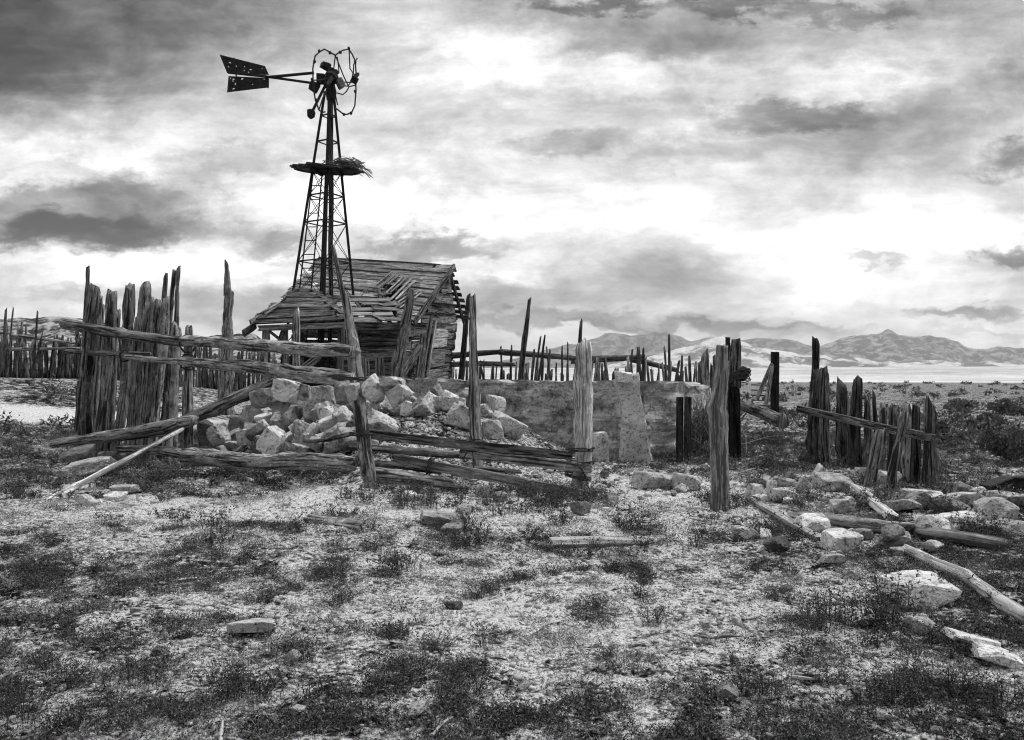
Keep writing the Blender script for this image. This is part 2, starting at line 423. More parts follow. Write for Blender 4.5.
# ------------------------------------------------------------------ GROUND
def make_ground():
    fine = np.radians(np.linspace(-48, 48, 560)); coarse = np.radians(np.linspace(48, 312, 90))[1:-1]
    th = np.concatenate([fine, coarse]); m = len(th)
    r1 = np.exp(np.linspace(math.log(.8), math.log(40), 600)); r2 = np.exp(np.linspace(math.log(40), math.log(7600), 170))[1:]
    rr = np.concatenate([r1, r2]); n = len(rr)
    X = rr[:, None]*np.sin(th)[None, :]; Y = rr[:, None]*np.cos(th)[None, :]
    Z = gz(X, Y)
    V = np.stack([X, Y, Z], -1).reshape(-1, 3); V = np.vstack([V, [[0, 0, g1(0, 0)]]])
    i = np.arange(n-1)[:, None]; j = np.arange(m)[None, :]; j2 = (j+1) % m
    F = np.stack([i*m+j, (i+1)*m+j, (i+1)*m+j2, i*m+j2], -1).reshape(-1, 4)
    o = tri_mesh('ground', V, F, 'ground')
    bm_f = [[n*m, (k) , (k+1) % m] for k in range(m)]
    me = o.data
    me.shade_smooth()
    x, y = V[:, 0], V[:, 1]; r = np.hypot(x, y)
    sm = sandmask(x, y)
    # dirt road crossing behind the fences
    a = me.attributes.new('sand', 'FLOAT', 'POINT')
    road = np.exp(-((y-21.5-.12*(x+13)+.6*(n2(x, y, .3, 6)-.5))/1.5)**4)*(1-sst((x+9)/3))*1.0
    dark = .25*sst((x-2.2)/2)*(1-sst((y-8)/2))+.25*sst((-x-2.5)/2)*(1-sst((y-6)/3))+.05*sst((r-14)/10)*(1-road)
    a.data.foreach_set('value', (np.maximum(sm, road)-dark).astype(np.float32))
    b = me.attributes.new('playa_sun_tint', 'FLOAT', 'POINT')
    band = sst((r-200-60*(n2(x, y, .01, 12)-.5))/60)  # far salt flat and slope, its sunlit brightness carried by colour
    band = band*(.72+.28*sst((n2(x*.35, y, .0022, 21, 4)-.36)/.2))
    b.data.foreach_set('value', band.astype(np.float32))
    tag(o, None, None, kind='structure')
make_ground()

# ------------------------------------------------------------------ MOUNTAINS / HILLS
def ridge(name, prof, D, thick, mat, seed, rough=.35, n=520, rows=80, base=-.6, sc=1.):
    px = np.array([p[0] for p in prof], float); py = np.array([p[1] for p in prof], float)
    xs = np.linspace(px[0], px[-1], n); H = np.interp(xs, px, py)
    H = np.convolve(np.pad(H, 3, 'edge'), np.ones(7)/7, 'valid')*.6+H*.4+(fbm(np.stack([xs*.09, xs*0, xs*0+seed], 1), seed, 5)-.5)*5
    t = np.linspace(-1, 1, rows)
    X = (xs[None, :]-512)/FPX*(D+thick*t[:, None]); Y = np.broadcast_to((D+thick*t)[:, None], X.shape)
    top = CAMH+(HY-H)/FPX*D
    sh = (1-np.abs(t))**.85
    f = 1.6/thick*sc
    wx = (n2(X, Y, f, seed, 5)-.5)
    rid = 1-np.abs(2*n2(X+wx*thick*.3, Y, f*1.6, seed+3, 6)-1)
    Z = top[None, :]*sh[:, None]*(1-rough*(1-rid)*2*np.minimum(1, np.abs(t)*5)[:, None]*1.0)
    Z = Z+top[None, :]*(.05*(n2(X, Y, f*9, seed+7, 4)-.5)+.14*(.5-np.abs(2*n2(X, Y, f*5, seed+9, 5)-1))*np.minimum(1, np.abs(t)*6)[:, None])
    Z[0] = base; Z[-1] = base; Z[:, 0] = base; Z[:, -1] = base
    V = np.stack([X, Y, Z], -1).reshape(-1, 3)
    i = np.arange(rows-1)[:, None]; j = np.arange(n-1)[None, :]
    F = np.stack([i*n+j, i*n+j+1, (i+1)*n+j+1, (i+1)*n+j], -1).reshape(-1, 4)
    o = tri_mesh(name, V, F, mat); o.data.shade_smooth(); o['kind'] = 'structure'
    return o
ridge('mountains', [(380, 378), (470, 366), (523, 357), (560, 346), (593, 338), (605, 333), (625, 334), (663, 331), (690, 340), (706, 336), (728, 340), (782, 338), (820, 347), (880, 352), (1000, 370)], 6000, 1200, mtnmat('mountain_rock', .06, .30, .014), 40, .5)
ridge('mountains', [(740, 375), (790, 356), (820, 346), (836, 339), (850, 336), (863, 334), (878, 333), (888, 330), (898, 334), (912, 337), (930, 334), (944, 336), (961, 344), (977, 350), (998, 346), (1024, 348), (1060, 340), (1110, 350), (1160, 372)], 5600, 1100, mtnmat('mountain_slope', .06, .40, .014), 60, .5)
ridge('hills', [(540, 380), (575, 374), (620, 362), (680, 348), (708, 340), (722, 336), (735, 341), (765, 348), (800, 353), (850, 358), (900, 361), (950, 360), (1000, 363), (1080, 360), (1150, 372)], 4300, 600, mtnmat('foothill_painted_sun', .16, .85, .006, (.42, .54)), 80, .3)  # sunlight on this hill is put into the colour as bright patches
ridge('hills', [(700, 375), (790, 371), (810, 369), (840, 368), (865, 371), (900, 374)], 3300, 130, mtnmat('low_dark_hill', .10, .2, .01), 90, .2)
ridge('hills', [(-420, 330), (-300, 310), (-120, 322), (-40, 325), (0, 319), (40, 318), (62, 315), (85, 318), (120, 326), (160, 337), (200, 338), (235, 332), (252, 333), (268, 343), (300, 360), (345, 378)], 260, 90, mtnmat('stony_hillside', .05, .46, .22, (.42, .6)), 100, .35, rows=80)

# ------------------------------------------------------------------ SKY
def make_sky():
    w = bpy.data.worlds.new('World'); S.world = w; w.use_nodes = True
    t = NT(w.node_tree); bg = w.node_tree.nodes['Background']
    sky = t.n('ShaderNodeTexSky'); sky.sky_type = 'NISHITA'; sky.sun_disc = False
    sky.sun_elevation = R(SUN_EL); sky.sun_rotation = R(SUN_ROT)
    tc = t.n('ShaderNodeTexCoord'); sp = t.n('ShaderNodeSeparateXYZ'); t.L.new(tc.outputs['Generated'], sp.inputs[0])
    x, y, z = sp.outputs
    yy = t.m('MAXIMUM', y, .12)
    u = t.m('DIVIDE', x, yy); v = t.m('DIVIDE', z, yy)
    def comb(a, b, c=0.):
        n = t.n('ShaderNodeCombineXYZ'); t.put(n.inputs[0], a); t.put(n.inputs[1], b); t.put(n.inputs[2], c); return n.outputs[0]
    # cloud deck on a plane overhead: natural foreshortening towards the horizon
    den = t.m('ADD', t.m('MAXIMUM', z, 0.), .16)
    deck = comb(t.m('DIVIDE', x, den), t.m('DIVIDE', y, den), 0.)
    wp = comb(u, t.m('MULTIPLY', v, 1.9))
    n1 = t.noise(deck, 1.1, 9, .58, .3)
    n2_ = t.noise(wp, 6, 12, .69, .25)
    n3 = t.noise(t.mapv(wp, (1.5, 6, 1)), 2.2, 9, .6, .3)
    wa = t.noise(wp, 11.0, 10, .66); wb = t.noise(wp, 13.0, 10, .66, .2)
    u2 = t.m('ADD', u, t.m('MULTIPLY', t.m('SUBTRACT', wa, .5), .21))
    v2 = t.m('ADD', v, t.m('MULTIPLY', t.m('SUBTRACT', wb, .5), .10))
    tot = t.m('ADD', t.m('MULTIPLY', t.m('SUBTRACT', n1, .5), .62), t.m('ADD', t.m('MULTIPLY', t.m('SUBTRACT', n2_, .5), .76), t.m('MULTIPLY', t.m('SUBTRACT', n3, .5), .34)))
    base = t.mr(v, .05, .48, .845, .64)                       # display-referred brightness of the deck
    val = t.m('ADD', base, tot)
    BL = [  # px, py, rx, ry, amount, soft
        (75, 232, 185, 20, -.40), (85, 208, 150, 46, -.26), (150, 195, 90, 26, -.16),
        (40, 30, 270, 95, -.33), (0, 60, 120, 70, -.10), (20, 178, 110, 12, .15),
        (590, 4, 80, 10, -.24), (735, 6, 80, 12, -.24), (660, 30, 180, 40, -.12), (850, 15, 90, 12, -.2),
        (1030, 163, 75, 20, -.34), (930, 140, 150, 40, -.15), (800, 118, 110, 16, -.22), (700, 150, 110, 18, -.12), (990, 90, 120, 34, -.18),
        (560, 145, 70, 14, -.14), (430, 130, 150, 30, .04),
        (650, 285, 150, 30, -.16), (560, 320, 200, 12, -.30), (700, 327, 190, 7, -.30), (480, 300, 120, 26, -.22),
        (430, 248, 90, 13, -.26), (282, 245, 40, 15, -.22), (240, 305, 90, 22, -.24), (100, 295, 120, 10, -.14), (230, 160, 70, 18, -.14),
        (965, 313, 55, 9, -.34), (1010, 255, 40, 9, -.34), (870, 262, 30, 6, -.14), (760, 335, 120, 8, -.12), (1000, 335, 100, 6, -.15),
        (490, 55, 90, 45, .15), (620, 75, 120, 26, .12), (860, 80, 130, 26, .12), (850, 230, 250, 34, .08), (560, 215, 200, 30, .10), (310, 200, 130, 30, .11), (90, 150, 140, 20, .10), (860, 285, 190, 26, .09), (150, 262, 160, 10, .1), (420, 205, 90, 30, .1)]
    for (px, py, rx, ry, am) in BL:
        du = t.m('DIVIDE', t.m('SUBTRACT', u2, (px-512)/FPX), rx/FPX); dv = t.m('DIVIDE', t.m('SUBTRACT', v2, (HY-py)/FPX), ry/FPX)
        d = t.m('SQRT', t.m('ADD', t.m('MULTIPLY', du, du), t.m('MULTIPLY', dv, dv)))
        f = t.mr(d, .3, 1.2, am, 0, True)
        val = t.m('ADD', val, f)
    val = t.m('MINIMUM', t.m('MAXIMUM', val, .14), 1.0)
    lin = t.m('POWER', val, 2.2)
    # unseen sky shaped for contrast: overhead brightened as in overcast, behind the camera dimmed
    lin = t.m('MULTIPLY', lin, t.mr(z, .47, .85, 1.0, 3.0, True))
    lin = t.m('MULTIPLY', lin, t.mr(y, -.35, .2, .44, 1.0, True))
    bw = t.n('ShaderNodeRGBToBW'); t.L.new(sky.outputs[0], bw.inputs[0])
    # thin gaps let a little of the clear sky through
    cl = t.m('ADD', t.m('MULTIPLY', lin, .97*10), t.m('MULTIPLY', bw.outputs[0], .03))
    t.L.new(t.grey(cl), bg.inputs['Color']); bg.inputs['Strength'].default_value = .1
SUN_DIR = nrm((.55, .15, .82))
SUN_EL = math.degrees(math.asin(SUN_DIR[2])); SUN_ROT = math.degrees(math.atan2(SUN_DIR[0], SUN_DIR[1]))
make_sky()
sl = bpy.data.lights.new('sun', 'SUN'); sl.energy = 1.5; sl.angle = R(11); sl.color = (1, 1, 1)
so = bpy.data.objects.new('sun', sl); COL.objects.link(so); so.location = (20, 0, 30)
so.rotation_euler = Vector(SUN_DIR).to_track_quat('Z', 'Y').to_euler()

def make_haze():
    mb = MB(); box(mb, (0, 0, 219.), (7700, 0, 0), (0, 7700, 0), (0, 0, 221.)); 
    m = bpy.data.materials.new('air'); m.use_nodes = True; nt = m.node_tree
    for n in list(nt.nodes):
        if n.type != 'OUTPUT_MATERIAL': nt.nodes.remove(n)
    v = nt.nodes.new('ShaderNodeVolumePrincipled'); v.inputs['Color'].default_value = (.92, .92, .92, 1); v.inputs['Density'].default_value = 1.15e-4
    nt.links.new(v.outputs[0], nt.nodes['Material Output'].inputs['Volume'])
    o = mb.build('haze', m); o['kind'] = 'stuff'
make_haze()
# ------------------------------------------------------------------ CAMERA
cd = bpy.data.cameras.new('camera'); cam = bpy.data.objects.new('camera', cd); COL.objects.link(cam)
cam.location = (0, 0, CAMH); cam.rotation_euler = (R(90), 0, 0)
cd.sensor_width = 36; cd.lens = 36*FPX/1024; cd.shift_y = (HY-370)/1024; cd.clip_end = 40000; cd.clip_start = .05
S.camera = cam
S.view_settings.view_transform = 'Standard'; S.view_settings.look = 'None'; S.view_settings.exposure = .72; S.view_settings.gamma = 1
S.view_settings.use_curve_mapping = False
S.cycles.max_bounces = 5; S.cycles.volume_bounces = 0
S.cycles.use_denoising = True; S.cycles.denoising_prefilter = 'FAST'; S.cycles.filter_width = 1.15

# ------------------------------------------------------------------ POSTS
def post_px(mb, top, base, Y, wt, wb, rag=.8, bury=.12, **k):
    """weathered post seen from top=(px,py) to base px standing on the ground at depth Y; widths in photo px"""
    p1 = W(top[0], top[1], Y); p0 = onG(base, Y); p0[2] -= bury
    f = Y/FPX/2
    mid = p0*.55+p1*.45; mid = mid+np.array([random.uniform(-.03, .03), 0, 0])
    return loft(mb, [p0, mid, p0*.08+p1*.92, p1], [wb*f, (wt*.5+wb*.5)*f, wt*1.05*f, wt*.95*f], rag=(.2, rag), **k)
def wire_loop(mb, c, r, ax, turns=2, tube_r=.006):
    ax = nrm(ax); u = nrm(np.cross(ax, [.3, .5, .8])); w = np.cross(ax, u)
    n = 14*turns; pts = [c+r*(1+random.uniform(-.06, .1))*(u*math.cos(i/14*2*math.pi)+w*math.sin(i/14*2*math.pi))+ax*(.05*(i/n-.5)+random.uniform(-.008, .008)) for i in range(n+1)]
    return tube(mb, pts, tube_r, 5)

# --- front rail fence
rf = thing('rail_fence', 'weathered rail fence of wired logs and planks in front of the rubble heap', 'fence', onG(355, 9.3))
p = onG(372, 9.2)
# tall leaning pole at the bend
mb = MB(); a = W(334, 247, 9.2); b = W(352, 345, 9.2); c = W(357, 385, 9.2); p[2] -= .12
loft(mb, [p, c, b, a], [.08, .072, .042, .024], rag=(.2, 1.2), seg=.08, rough=.16, wob=.015); mb.build('post', 'wood', rf, True)
mb = one([W(359, 388, 9.12), W(355, 350, 9.12), W(348, 297, 9.2)], [.085, .07, .025], rag=(.8, 1), rough=.25); mb.build('post', 'wood', rf, True)
mb = MB(); post_px(mb, (189, 328), 188, 12.4, 8, 12, rag=.8); mb.build('post', 'wood', rf, True)
mb = MB(); post_px(mb, (473, 298), 478, 10.4, 7, 14, rag=1.2, rough=.2); mb.build('post', 'wood', rf, True)
mb = MB(); post_px(mb, (584, 346), 580, 9.7, 15, 24, rag=1.3, rough=.3, seg=.045, cracks=5); mb.build('post', 'pale', rf, True)
def rail(p0, p1, w0, w1, mat='wood', round_=True, t=None, **k):
    if round_: m_ = one([p0, (p0+p1)/2+np.array([0, 0, random.uniform(-.02, .02)]), p1], [w0/2, (w0+w1)/4, w1/2], rag=(.6, .9), rough=.13, **k)
    else: m_ = MB(); plank(m_, p0, p1, t or .05, w0, **k)
    return m_.build('rail', mat, rf, round_)
rail(W(66, 325, 14), W(192, 344, 12.28), .19, .16)
rail(W(184, 340, 12.25), W(352, 351, 9.0), .17, .16)
rail(W(68, 351, 13.9), W(150, 353, 12.9), .09, .08)
rail(W(120, 357, 13.2), W(196, 363, 12.27), .10, .09)
rail(W(182, 360, 12.27), W(352, 378, 9.02), .14, .21)
rail(W(55, 442, 13.0), W(192, 421, 12.15), .14, .20, seg=.08)
rail(W(105, 441, 12.9), W(170, 434, 12.4), .10, .07)
rail(W(166, 430, 12.1), W(277, 380, 12.9), .17, .22, seg=.08)
rail(W(44, 503, 8.95), W(181, 428, 12.0), .08, .06, 'pale')
rail(W(190, 458, 11.7), W(352, 464, 9.55), .26, .20, seg=.08)
rail(W(120, 449, 12.9), W(186, 455, 12.0), .13, .16)
rail(W(305, 441, 10.2), W(352, 435, 9.4), .05, .06)
rail(W(362, 433, 9.3), W(572, 456, 9.62), .11, .1, 'dark', False, .04)
rail(W(350, 446, 9.5), W(470, 456, 9.9), .09, .1)
rail(W(462, 453, 9.75), W(590, 468, 9.5), .12, .15, 'wood', False, .06)
rail(W(395, 458, 9.65), W(594, 498, 9.25), .12, .10, 'pale', False, .07)
rail(W(374, 475, 9.4), W(455, 484, 9.6), .19, .13, 'wood', seg=.08)
rail(W(362, 462, 9.55), W(440, 470, 9.7), .10, .08, 'dark')
rail(W(440, 466, 9.9), W(520, 472, 10), .07, .06)
for (px, py, Y, r, ax) in [(188, 344, 12.3, .13, (1, -1, .1)), (188, 362, 12.3, .12, (1, -1, .1)), (354, 378, 9.08, .17, (.1, 0, 1)), (361, 434, 9.22, .12, (.1, 0, 1)), (472, 442, 10.0, .12, (0, 0, 1)), (581, 449, 9.68, .15, (0, 0, 1)), (581, 462, 9.66, .16, (0, 0, 1)), (125, 356, 13.1, .09, (1, -.6, 0)), (430, 466, 9.6, .1, (1, 0, -.2)), (578, 476, 9.64, .16, (.2, 0, 1))]:
    mb = MB(); wire_loop(mb, W(px, py, Y), r, ax, 3, .008); mb.build('wire_tie', 'wire', rf)
for a, b in (((472, 436), (474, 470)), ((472, 440), (462, 462)), ((578, 462), (590, 490)), ((356, 372), (350, 384)), ((430, 455), (429, 470))):
    q = [W(a[0]+(b[0]-a[0])*k/6+random.uniform(-1.2, 1.2), a[1]+(b[1]-a[1])*k/6, 9.5+random.uniform(-.05, .05)) for k in range(7)]; mb = MB(); tube(mb, q, .008, 5); mb.build('loose_wire', 'wire', rf)

# --- left palisade
pf = thing('palisade_fence', 'tall palisade of rough split posts with jagged tops beside the rail fence', 'fence', onG(130, 13.6))
PL = [(88, 267, 80, 4.5, 9, 14.1), (94, 287, 76, 12, 14, 13.7), (99, 300, 85, 8, 13, 13.9), (102, 306, 92, 4.5, 10, 14), (113, 293, 97, 11, 12, 13.7), (121, 312, 106, 5, 11, 13.95), (131, 287, 117, 10, 13, 13.6), (139, 318, 124, 7, 11, 13.9), (146, 284, 130, 12, 13, 13.5), (151, 298, 136, 6, 12, 13.8), (158, 304, 142, 12, 13, 13.45), (166, 300, 150, 9, 12, 13.4), (169, 275, 156, 5, 8, 13.7), (175, 271, 161, 4.5, 8, 13.6), (180, 268, 172, 4.5, 9, 13.3), (177, 326, 163, 11, 13, 13.2)]
for (tx, ty, bx, wt, wb, Y) in PL:
    mb = MB(); post_px(mb, (tx, ty), bx, Y, wt*.96, wb*.8, rag=random.uniform(.5, 1.6), rough=.24, seg=.08, cracks=3, wob=.05)
    mb.build('post', 'wood', pf, True)

# --- right palisade
pr = thing('palisade_fence', 'short palisade of stout dark timbers with one slanting cross rail beside sagebrush', 'fence', onG(870, 11.5))
PR = [(814, 340, 812, 7, 12, 12.9), (817, 372, 814, 10, 12, 12.75), (826, 369, 828, 9, 11, 12.6), (841, 383, 841, 11, 12, 12.4), (848, 398, 849, 8, 10, 12.4), (857, 383, 857, 12, 13, 12.1), (866, 400, 866, 7, 10, 12), (874, 393, 874, 4, 8, 11.8), (884, 407, 880, 9, 11, 11.4), (893, 410, 889, 8, 11, 11.1), (901, 414, 898, 8, 10, 10.9), (908, 405, 908, 9, 11, 10.7), (917, 407, 917, 8, 11, 10.4), (926, 405, 928, 11, 13, 10.1), (934, 452, 935, 6, 7, 10.2)]
for (tx, ty, bx, wt, wb, Y) in PR:
    mb = MB(); post_px(mb, (tx, ty), bx, Y, wt, wb, rag=random.uniform(.5, 1.5), rough=.24, seg=.08, cracks=3, wob=.04)
    mb.build('post', 'dark' if random.random() < .75 else 'wood', pr, True)
mb = MB(); plank(mb, W(799, 409, 12.3), W(933, 438, 9.95), .06, .105, rough=.06); mb.build('rail', 'wood', pr)
mb = MB(); post_px(mb, (881, 431), 868, 10.2, 10, 13, rag=.6, cracks=3); tag(mb.build('leaning_post', 'wood', None, True), 'thick short stump post leaning against the palisade with the slanting rail', 'post')
mb = MB(); post_px(mb, (906, 412), 888, 9.8, 7, 10, rag=.3, cracks=2); tag(mb.build('leaning_post', 'wood', None, True), 'flat topped plank post leaning on the slanting rail of the palisade', 'post')
mb = MB(); post_px(mb, (897, 447), 891, 9.65, 6, 12, rag=1.6, cracks=2); tag(mb.build('leaning_post', 'dark', None, True), 'jagged broken stub in front of the flat topped plank post', 'post')

# --- single posts near the tank
mb = MB(); Y = 8.5; f = Y/FPX
P0 = onG(719, Y); P0[2] -= .15
loft(mb, [P0, W(718, 470, Y), W(717, 420, Y), W(716, 408, Y), W(720, 388, Y), W(722, 346, Y)], [9.5*f, 8.6*f, 9.6*f, 9.2*f, 7.2*f, 6.3*f], rag=(.2, .2), rough=.17, seg=.045, cracks=5, wob=.02)
tag(mb.build('wooden_post', 'pale', None, True), 'pale barkless post bulging at mid height standing alone on bare dirt', 'post')
bp = thing('gate_post', 'dark square gate post with a broken pale wooden top and wire coil', 'post', onG(734, 13.2))
Y = 13.2; q = onG(734, Y); q[2] -= .1
mb = MB(); plank(mb, q, W(733, 385, Y), .19, .19, rough=.03); mb.build('shaft', 'char', bp)
mb = one([W(733, 386, Y), W(735, 340, Y)], [.12, .085], rag=(.2, .4)); mb.build('broken_top', 'wood', bp, True)
mb = MB(); plank(mb, W(728, 360, Y+.1), W(728, 338, Y+.1), .07, .07); mb.build('top_stub', 'char', bp)
mb = MB(); rock(mb, W(742.5, 374, Y-.12), (.11, .1, .12), rotm(.3, .5, .2), 4, .1, 40, .16, 77); mb.build('knot', 'dark', bp)
mb = MB()
for k in range(3): wire_loop(mb, W(741, 372+4*k, Y-.12), .15, (random.uniform(-.3, .3), .3, 1), 2, .009)
mb.build('wire_tie', 'wire', bp)
mb = one([W(736, 402, 14.5), W(784, 422, 11.4)], [.085, .105], rag=(.1, .1), rough=.05); tag(mb.build('projecting_pole', 'wood', None, True), 'round pole jutting out from the gate post towards the palisade', 'pole')
for k, (px, lab) in enumerate([(679, 'black short post beside the tank wall, the one nearer the cracked slab'), (687.5, 'black short post beside the tank wall, the one nearer the gate post')]):
    mb = MB(); q = onG(px, 13.2-.1*k); q[2] -= .1; plank(mb, q, W(px+.6, 397, 13.2-.1*k), .105, .1, rough=.02, rag=(0, 0)); tag(mb.build('short_post', 'char'), lab, 'post')
sp = thing('braced_post', 'dark square post with slanting board brace far behind the projecting pole', 'post', onG(775, 27))
Y = 27; q = onG(775, Y); mb = MB(); plank(mb, q, W(775, 352, Y), .24, .22, rough=.02, rag=(0, .1)); mb.build('post', 'char', sp)
mb = MB(); plank(mb, W(757, 398, Y-.3), W(772, 364, Y-.2), .14, .08); plank(mb, W(766, 403, Y-.4), W(772, 366, Y-.3), .12, .08); mb.build('brace', 'wood', sp)
mb = MB()
for k in range(5): plank(mb, W(752, 385+5*k, Y+.2), W(778, 386+5*k, Y+.15), .12, .05)
mb.build('board', 'wood', sp)
mb = MB(); post_px(mb, (706, 352), 706, 20, 7, 9); tag(mb.build('wooden_post', 'wood', None, True), 'square topped post rising over the stakes behind the tank wall', 'post')
mb = MB(); post_px(mb, (229, 290), 224, 25, 9, 16, rag=.8, rough=.2); loft(mb, [W(228, 295, 25), W(226.5, 262, 25)], [.13, .05], rag=(.2, 1.5), rough=.25)
tag(mb.build('dead_snag', 'wood', None, True), 'tall dead snag with a thin broken tip standing between palisade and shack', 'post')
mb = MB(); post_px(mb, (296, 314), 296, 15.2, 7, 9, rag=2.2); tag(mb.build('pointed_stake', 'wood', None, True), 'pointed grey stake standing in front of the dark open lean-to', 'post')
mb = MB(); post_px(mb, (469, 296), 456, 23, 4.5, 8, rag=1.5); tag(mb.build('leaning_pole', 'dark', None, True), 'slim pole leaning beside the gable of the shack', 'pole')

# --- far stake fences
def stake_fence(label, cat, pxa, Ya, pxb, Yb, n, hlo, hhi, tall, extra=None, mat='dark', rr=(.045, .09)):
    t = thing('stake_fence', label, cat, onG((pxa+pxb)/2, (Ya+Yb)/2))
    for i in range(n):
        k = (i+random.uniform(-.3, .3))/n; px = pxa+(pxb-pxa)*k; Y = Ya+(Yb-Ya)*k+random.uniform(-.12, .12)
        h = random.uniform(hlo, hhi)*(tall if random.random() < .12 else 1)
        b = onG(px, Y); r = random.uniform(*rr)
        tp = b+np.array([random.gauss(0, .07)*h, random.gauss(0, .03), h])
        mb = one([b-np.array([0, 0, .1]), (b+tp)/2+np.array([random.gauss(0, .03), 0, 0]), tp], [r, r*.9, r*.75], sec=circ(7), seg=.35, rag=(0, 1.2), rough=.18, cracks=1)
        mb.build('stake', mat if random.random() < .6 else 'wood', t, True)
    return t
sf = stake_fence('long fence of upright dark stakes at the foot of the stony hill', 'fence', -70, 30, 128, 33, 98, 1.35, 1.75, 1.35)
for a, b, Y in (((10, 335), (75, 343), 30.9), ((-40, 330), (12, 334), 30.4), ((8, 349), (80, 348), 31)):
    mb = one([W(a[0], a[1], Y), W(b[0], b[1], Y+.6)], [.07, .05]); mb.build('rail', 'wood', sf, True)
for (tx, ty, bx, w) in ((6, 310, 2, 3.5), (13, 308, 6, 2), (38, 312, 32, 2.5), (42, 333, 31, 2)):
    mb = MB(); post_px(mb, (tx, ty), bx, 30.8, w*.7, w, rag=1.5, seg=.3); mb.build('post', 'dark', sf, True)
sf = stake_fence('far stake fence glimpsed between the rails behind the dead snag', 'fence', 130, 33, 352, 37, 98, 1.5, 1.95, 1.15)
cf = stake_fence('corral fence of thin stakes and long rails behind the concrete tank wall', 'fence', 440, 27, 725, 23, 96, 1.45, 2.0, 1.2, rr=(.03, .065))
for a, b, w in (((449, 356), (503, 352), .13), ((500, 352), (574, 358), .13), ((449, 364), (514, 364), .12), ((572, 360), (644, 357), .15), ((632, 359), (678, 370), .12)):
    mb = one([W(a[0], a[1], 25.2), W(b[0], b[1], 24.8)], [w*.8, w*.6]); mb.build('rail', 'dark', cf, True)
for (tx, ty, bx, Y, wt, wb) in ((529, 300, 516, 24.5, 4, 9), (581, 322, 576, 24, 3.5, 6), (669, 335, 668, 23.5, 2.5, 5), (664, 347, 668, 23.4, 2, 3), (638, 349, 638, 24, 4, 5), (643, 349, 641, 23.8, 3, 4), (545, 336, 532, 24.3, 2, 3), (541, 337, 529, 24.4, 2, 3), (568, 343, 567, 24.2, 1.5, 2.5), (562, 347, 560, 24.1, 2, 3), (534, 350, 529, 24, 2.5, 3.5), (550, 350, 543, 23.9, 2.5, 3.5), (501, 347, 504, 25, 2, 3), (512, 346, 508, 25, 2, 4), (690, 372, 690, 23, 3, 4), (699, 364, 699, 23, 4, 5), (712, 366, 712, 22.5, 4, 5)):
    mb = MB(); post_px(mb, (tx, ty), bx, Y, wt, wb, rag=1.5, seg=.25, rough=.22); mb.build('post', 'dark', cf, True)

# ------------------------------------------------------------------ CONCRETE TANK
tk = thing('water_tank', 'broken concrete stock tank wall with stained layered face and one cracked slab', 'tank', onG(560, 15))
def wall_seg(mb, path, th, top, seed, dz=.06):
    path = np.array(path); n = 170
    dl = np.concatenate([[0], np.cumsum(np.linalg.norm(np.diff(path, axis=0), axis=1))]); s = np.linspace(0, dl[-1], n)
    xs = np.interp(s, dl, path[:, 0]); ys = np.interp(s, dl, path[:, 1]); rows = 30
    tx, ty = np.gradient(xs), np.gradient(ys); l = np.hypot(tx, ty); nx, ny = ty/l, -tx/l
    tops = np.interp(s, np.linspace(0, dl[-1], len(top)), top)+(fbm(np.stack([s*2.5, s*0, s*0], 1), seed, 4)-.5)*dz*2
    bot = gz(xs, ys)-.3
    V = []
    for sg in (1, -1):
        for k in range(rows):
            z = bot+(tops-bot)*k/(rows-1)
            lay = (fbm(np.stack([s*3, z*6, s*0+sg], 1), seed+2, 5)-.5)*.16
            o = sg*(th/2)+sg*lay*(1 if k < rows-1 else .2)
            V.append(np.stack([xs+nx*o, ys+ny*o, z], 1))
    V = np.vstack(V); F = []
    for h in (0, rows):
        for k in range(rows-1):
            for i in range(n-1): F.append(((h+k)*n+i, (h+k)*n+i+1, (h+k+1)*n+i+1, (h+k+1)*n+i))
    for i in range(n-1): F.append(((rows-1)*n+i, (rows-1)*n+i+1, (2*rows-1)*n+i+1, (2*rows-1)*n+i))
    for i in (0, n-1):
        for k in range(rows-1): F.append((k*n+i, (k+1)*n+i, (rows+k+1)*n+i, (rows+k)*n+i))
    mb.add(V, F); return mb
zt = lambda py, Y: CAMH-(py-HY)/FPX*Y
mb = MB(); wall_seg(mb, [(XP(340, 16.8), 16.8), (XP(470, 16.3), 16.3), (XP(621, 13.9), 13.9)], .32, [zt(376, 16.8), zt(379, 16.2), zt(382, 15), zt(382.5, 14)], 11); mb.build('long_wall', 'conc', tk)
mb = MB(); wall_seg(mb, [(XP(640, 13.7), 13.7), (XP(670, 13.9), 13.9), (XP(702, 15.2), 15.2)], .32, [zt(383, 13.7), zt(384, 13.9), zt(388, 15)], 12); mb.build('short_wall', 'conc', tk)
mb = MB(); wall_seg(mb, [(XP(702, 15.3), 15.3), (XP(690, 20), 20), (XP(470, 21.3), 21.3)], .3, [zt(388, 15), zt(382, 18), zt(380, 20)], 13); mb.build('far_wall', 'conc', tk)
mb = MB(); loft(mb, [onG(636, 13.35, -.1), W(634, 425, 13.4), W(630, 400, 13.5), W(626, 378, 13.6)], [.30, .21, .19, .21], [.12, .11, .1, .1], sec=RECT, rough=.13, seg=.06, rag=(.1, .25), wob=.01, cracks=1)
M['slab'] = rockmat('pale_concrete_slab', .40, .85, 5); mb.build('cracked_slab', 'slab', tk)
mb = MB(); rock(mb, (W(624, 377, 13.5)), (.15, .1, .09), rotm(0, .1, 0), 4, .8, 4, .05, 6); mb.build('cracked_slab', 'slab', tk)

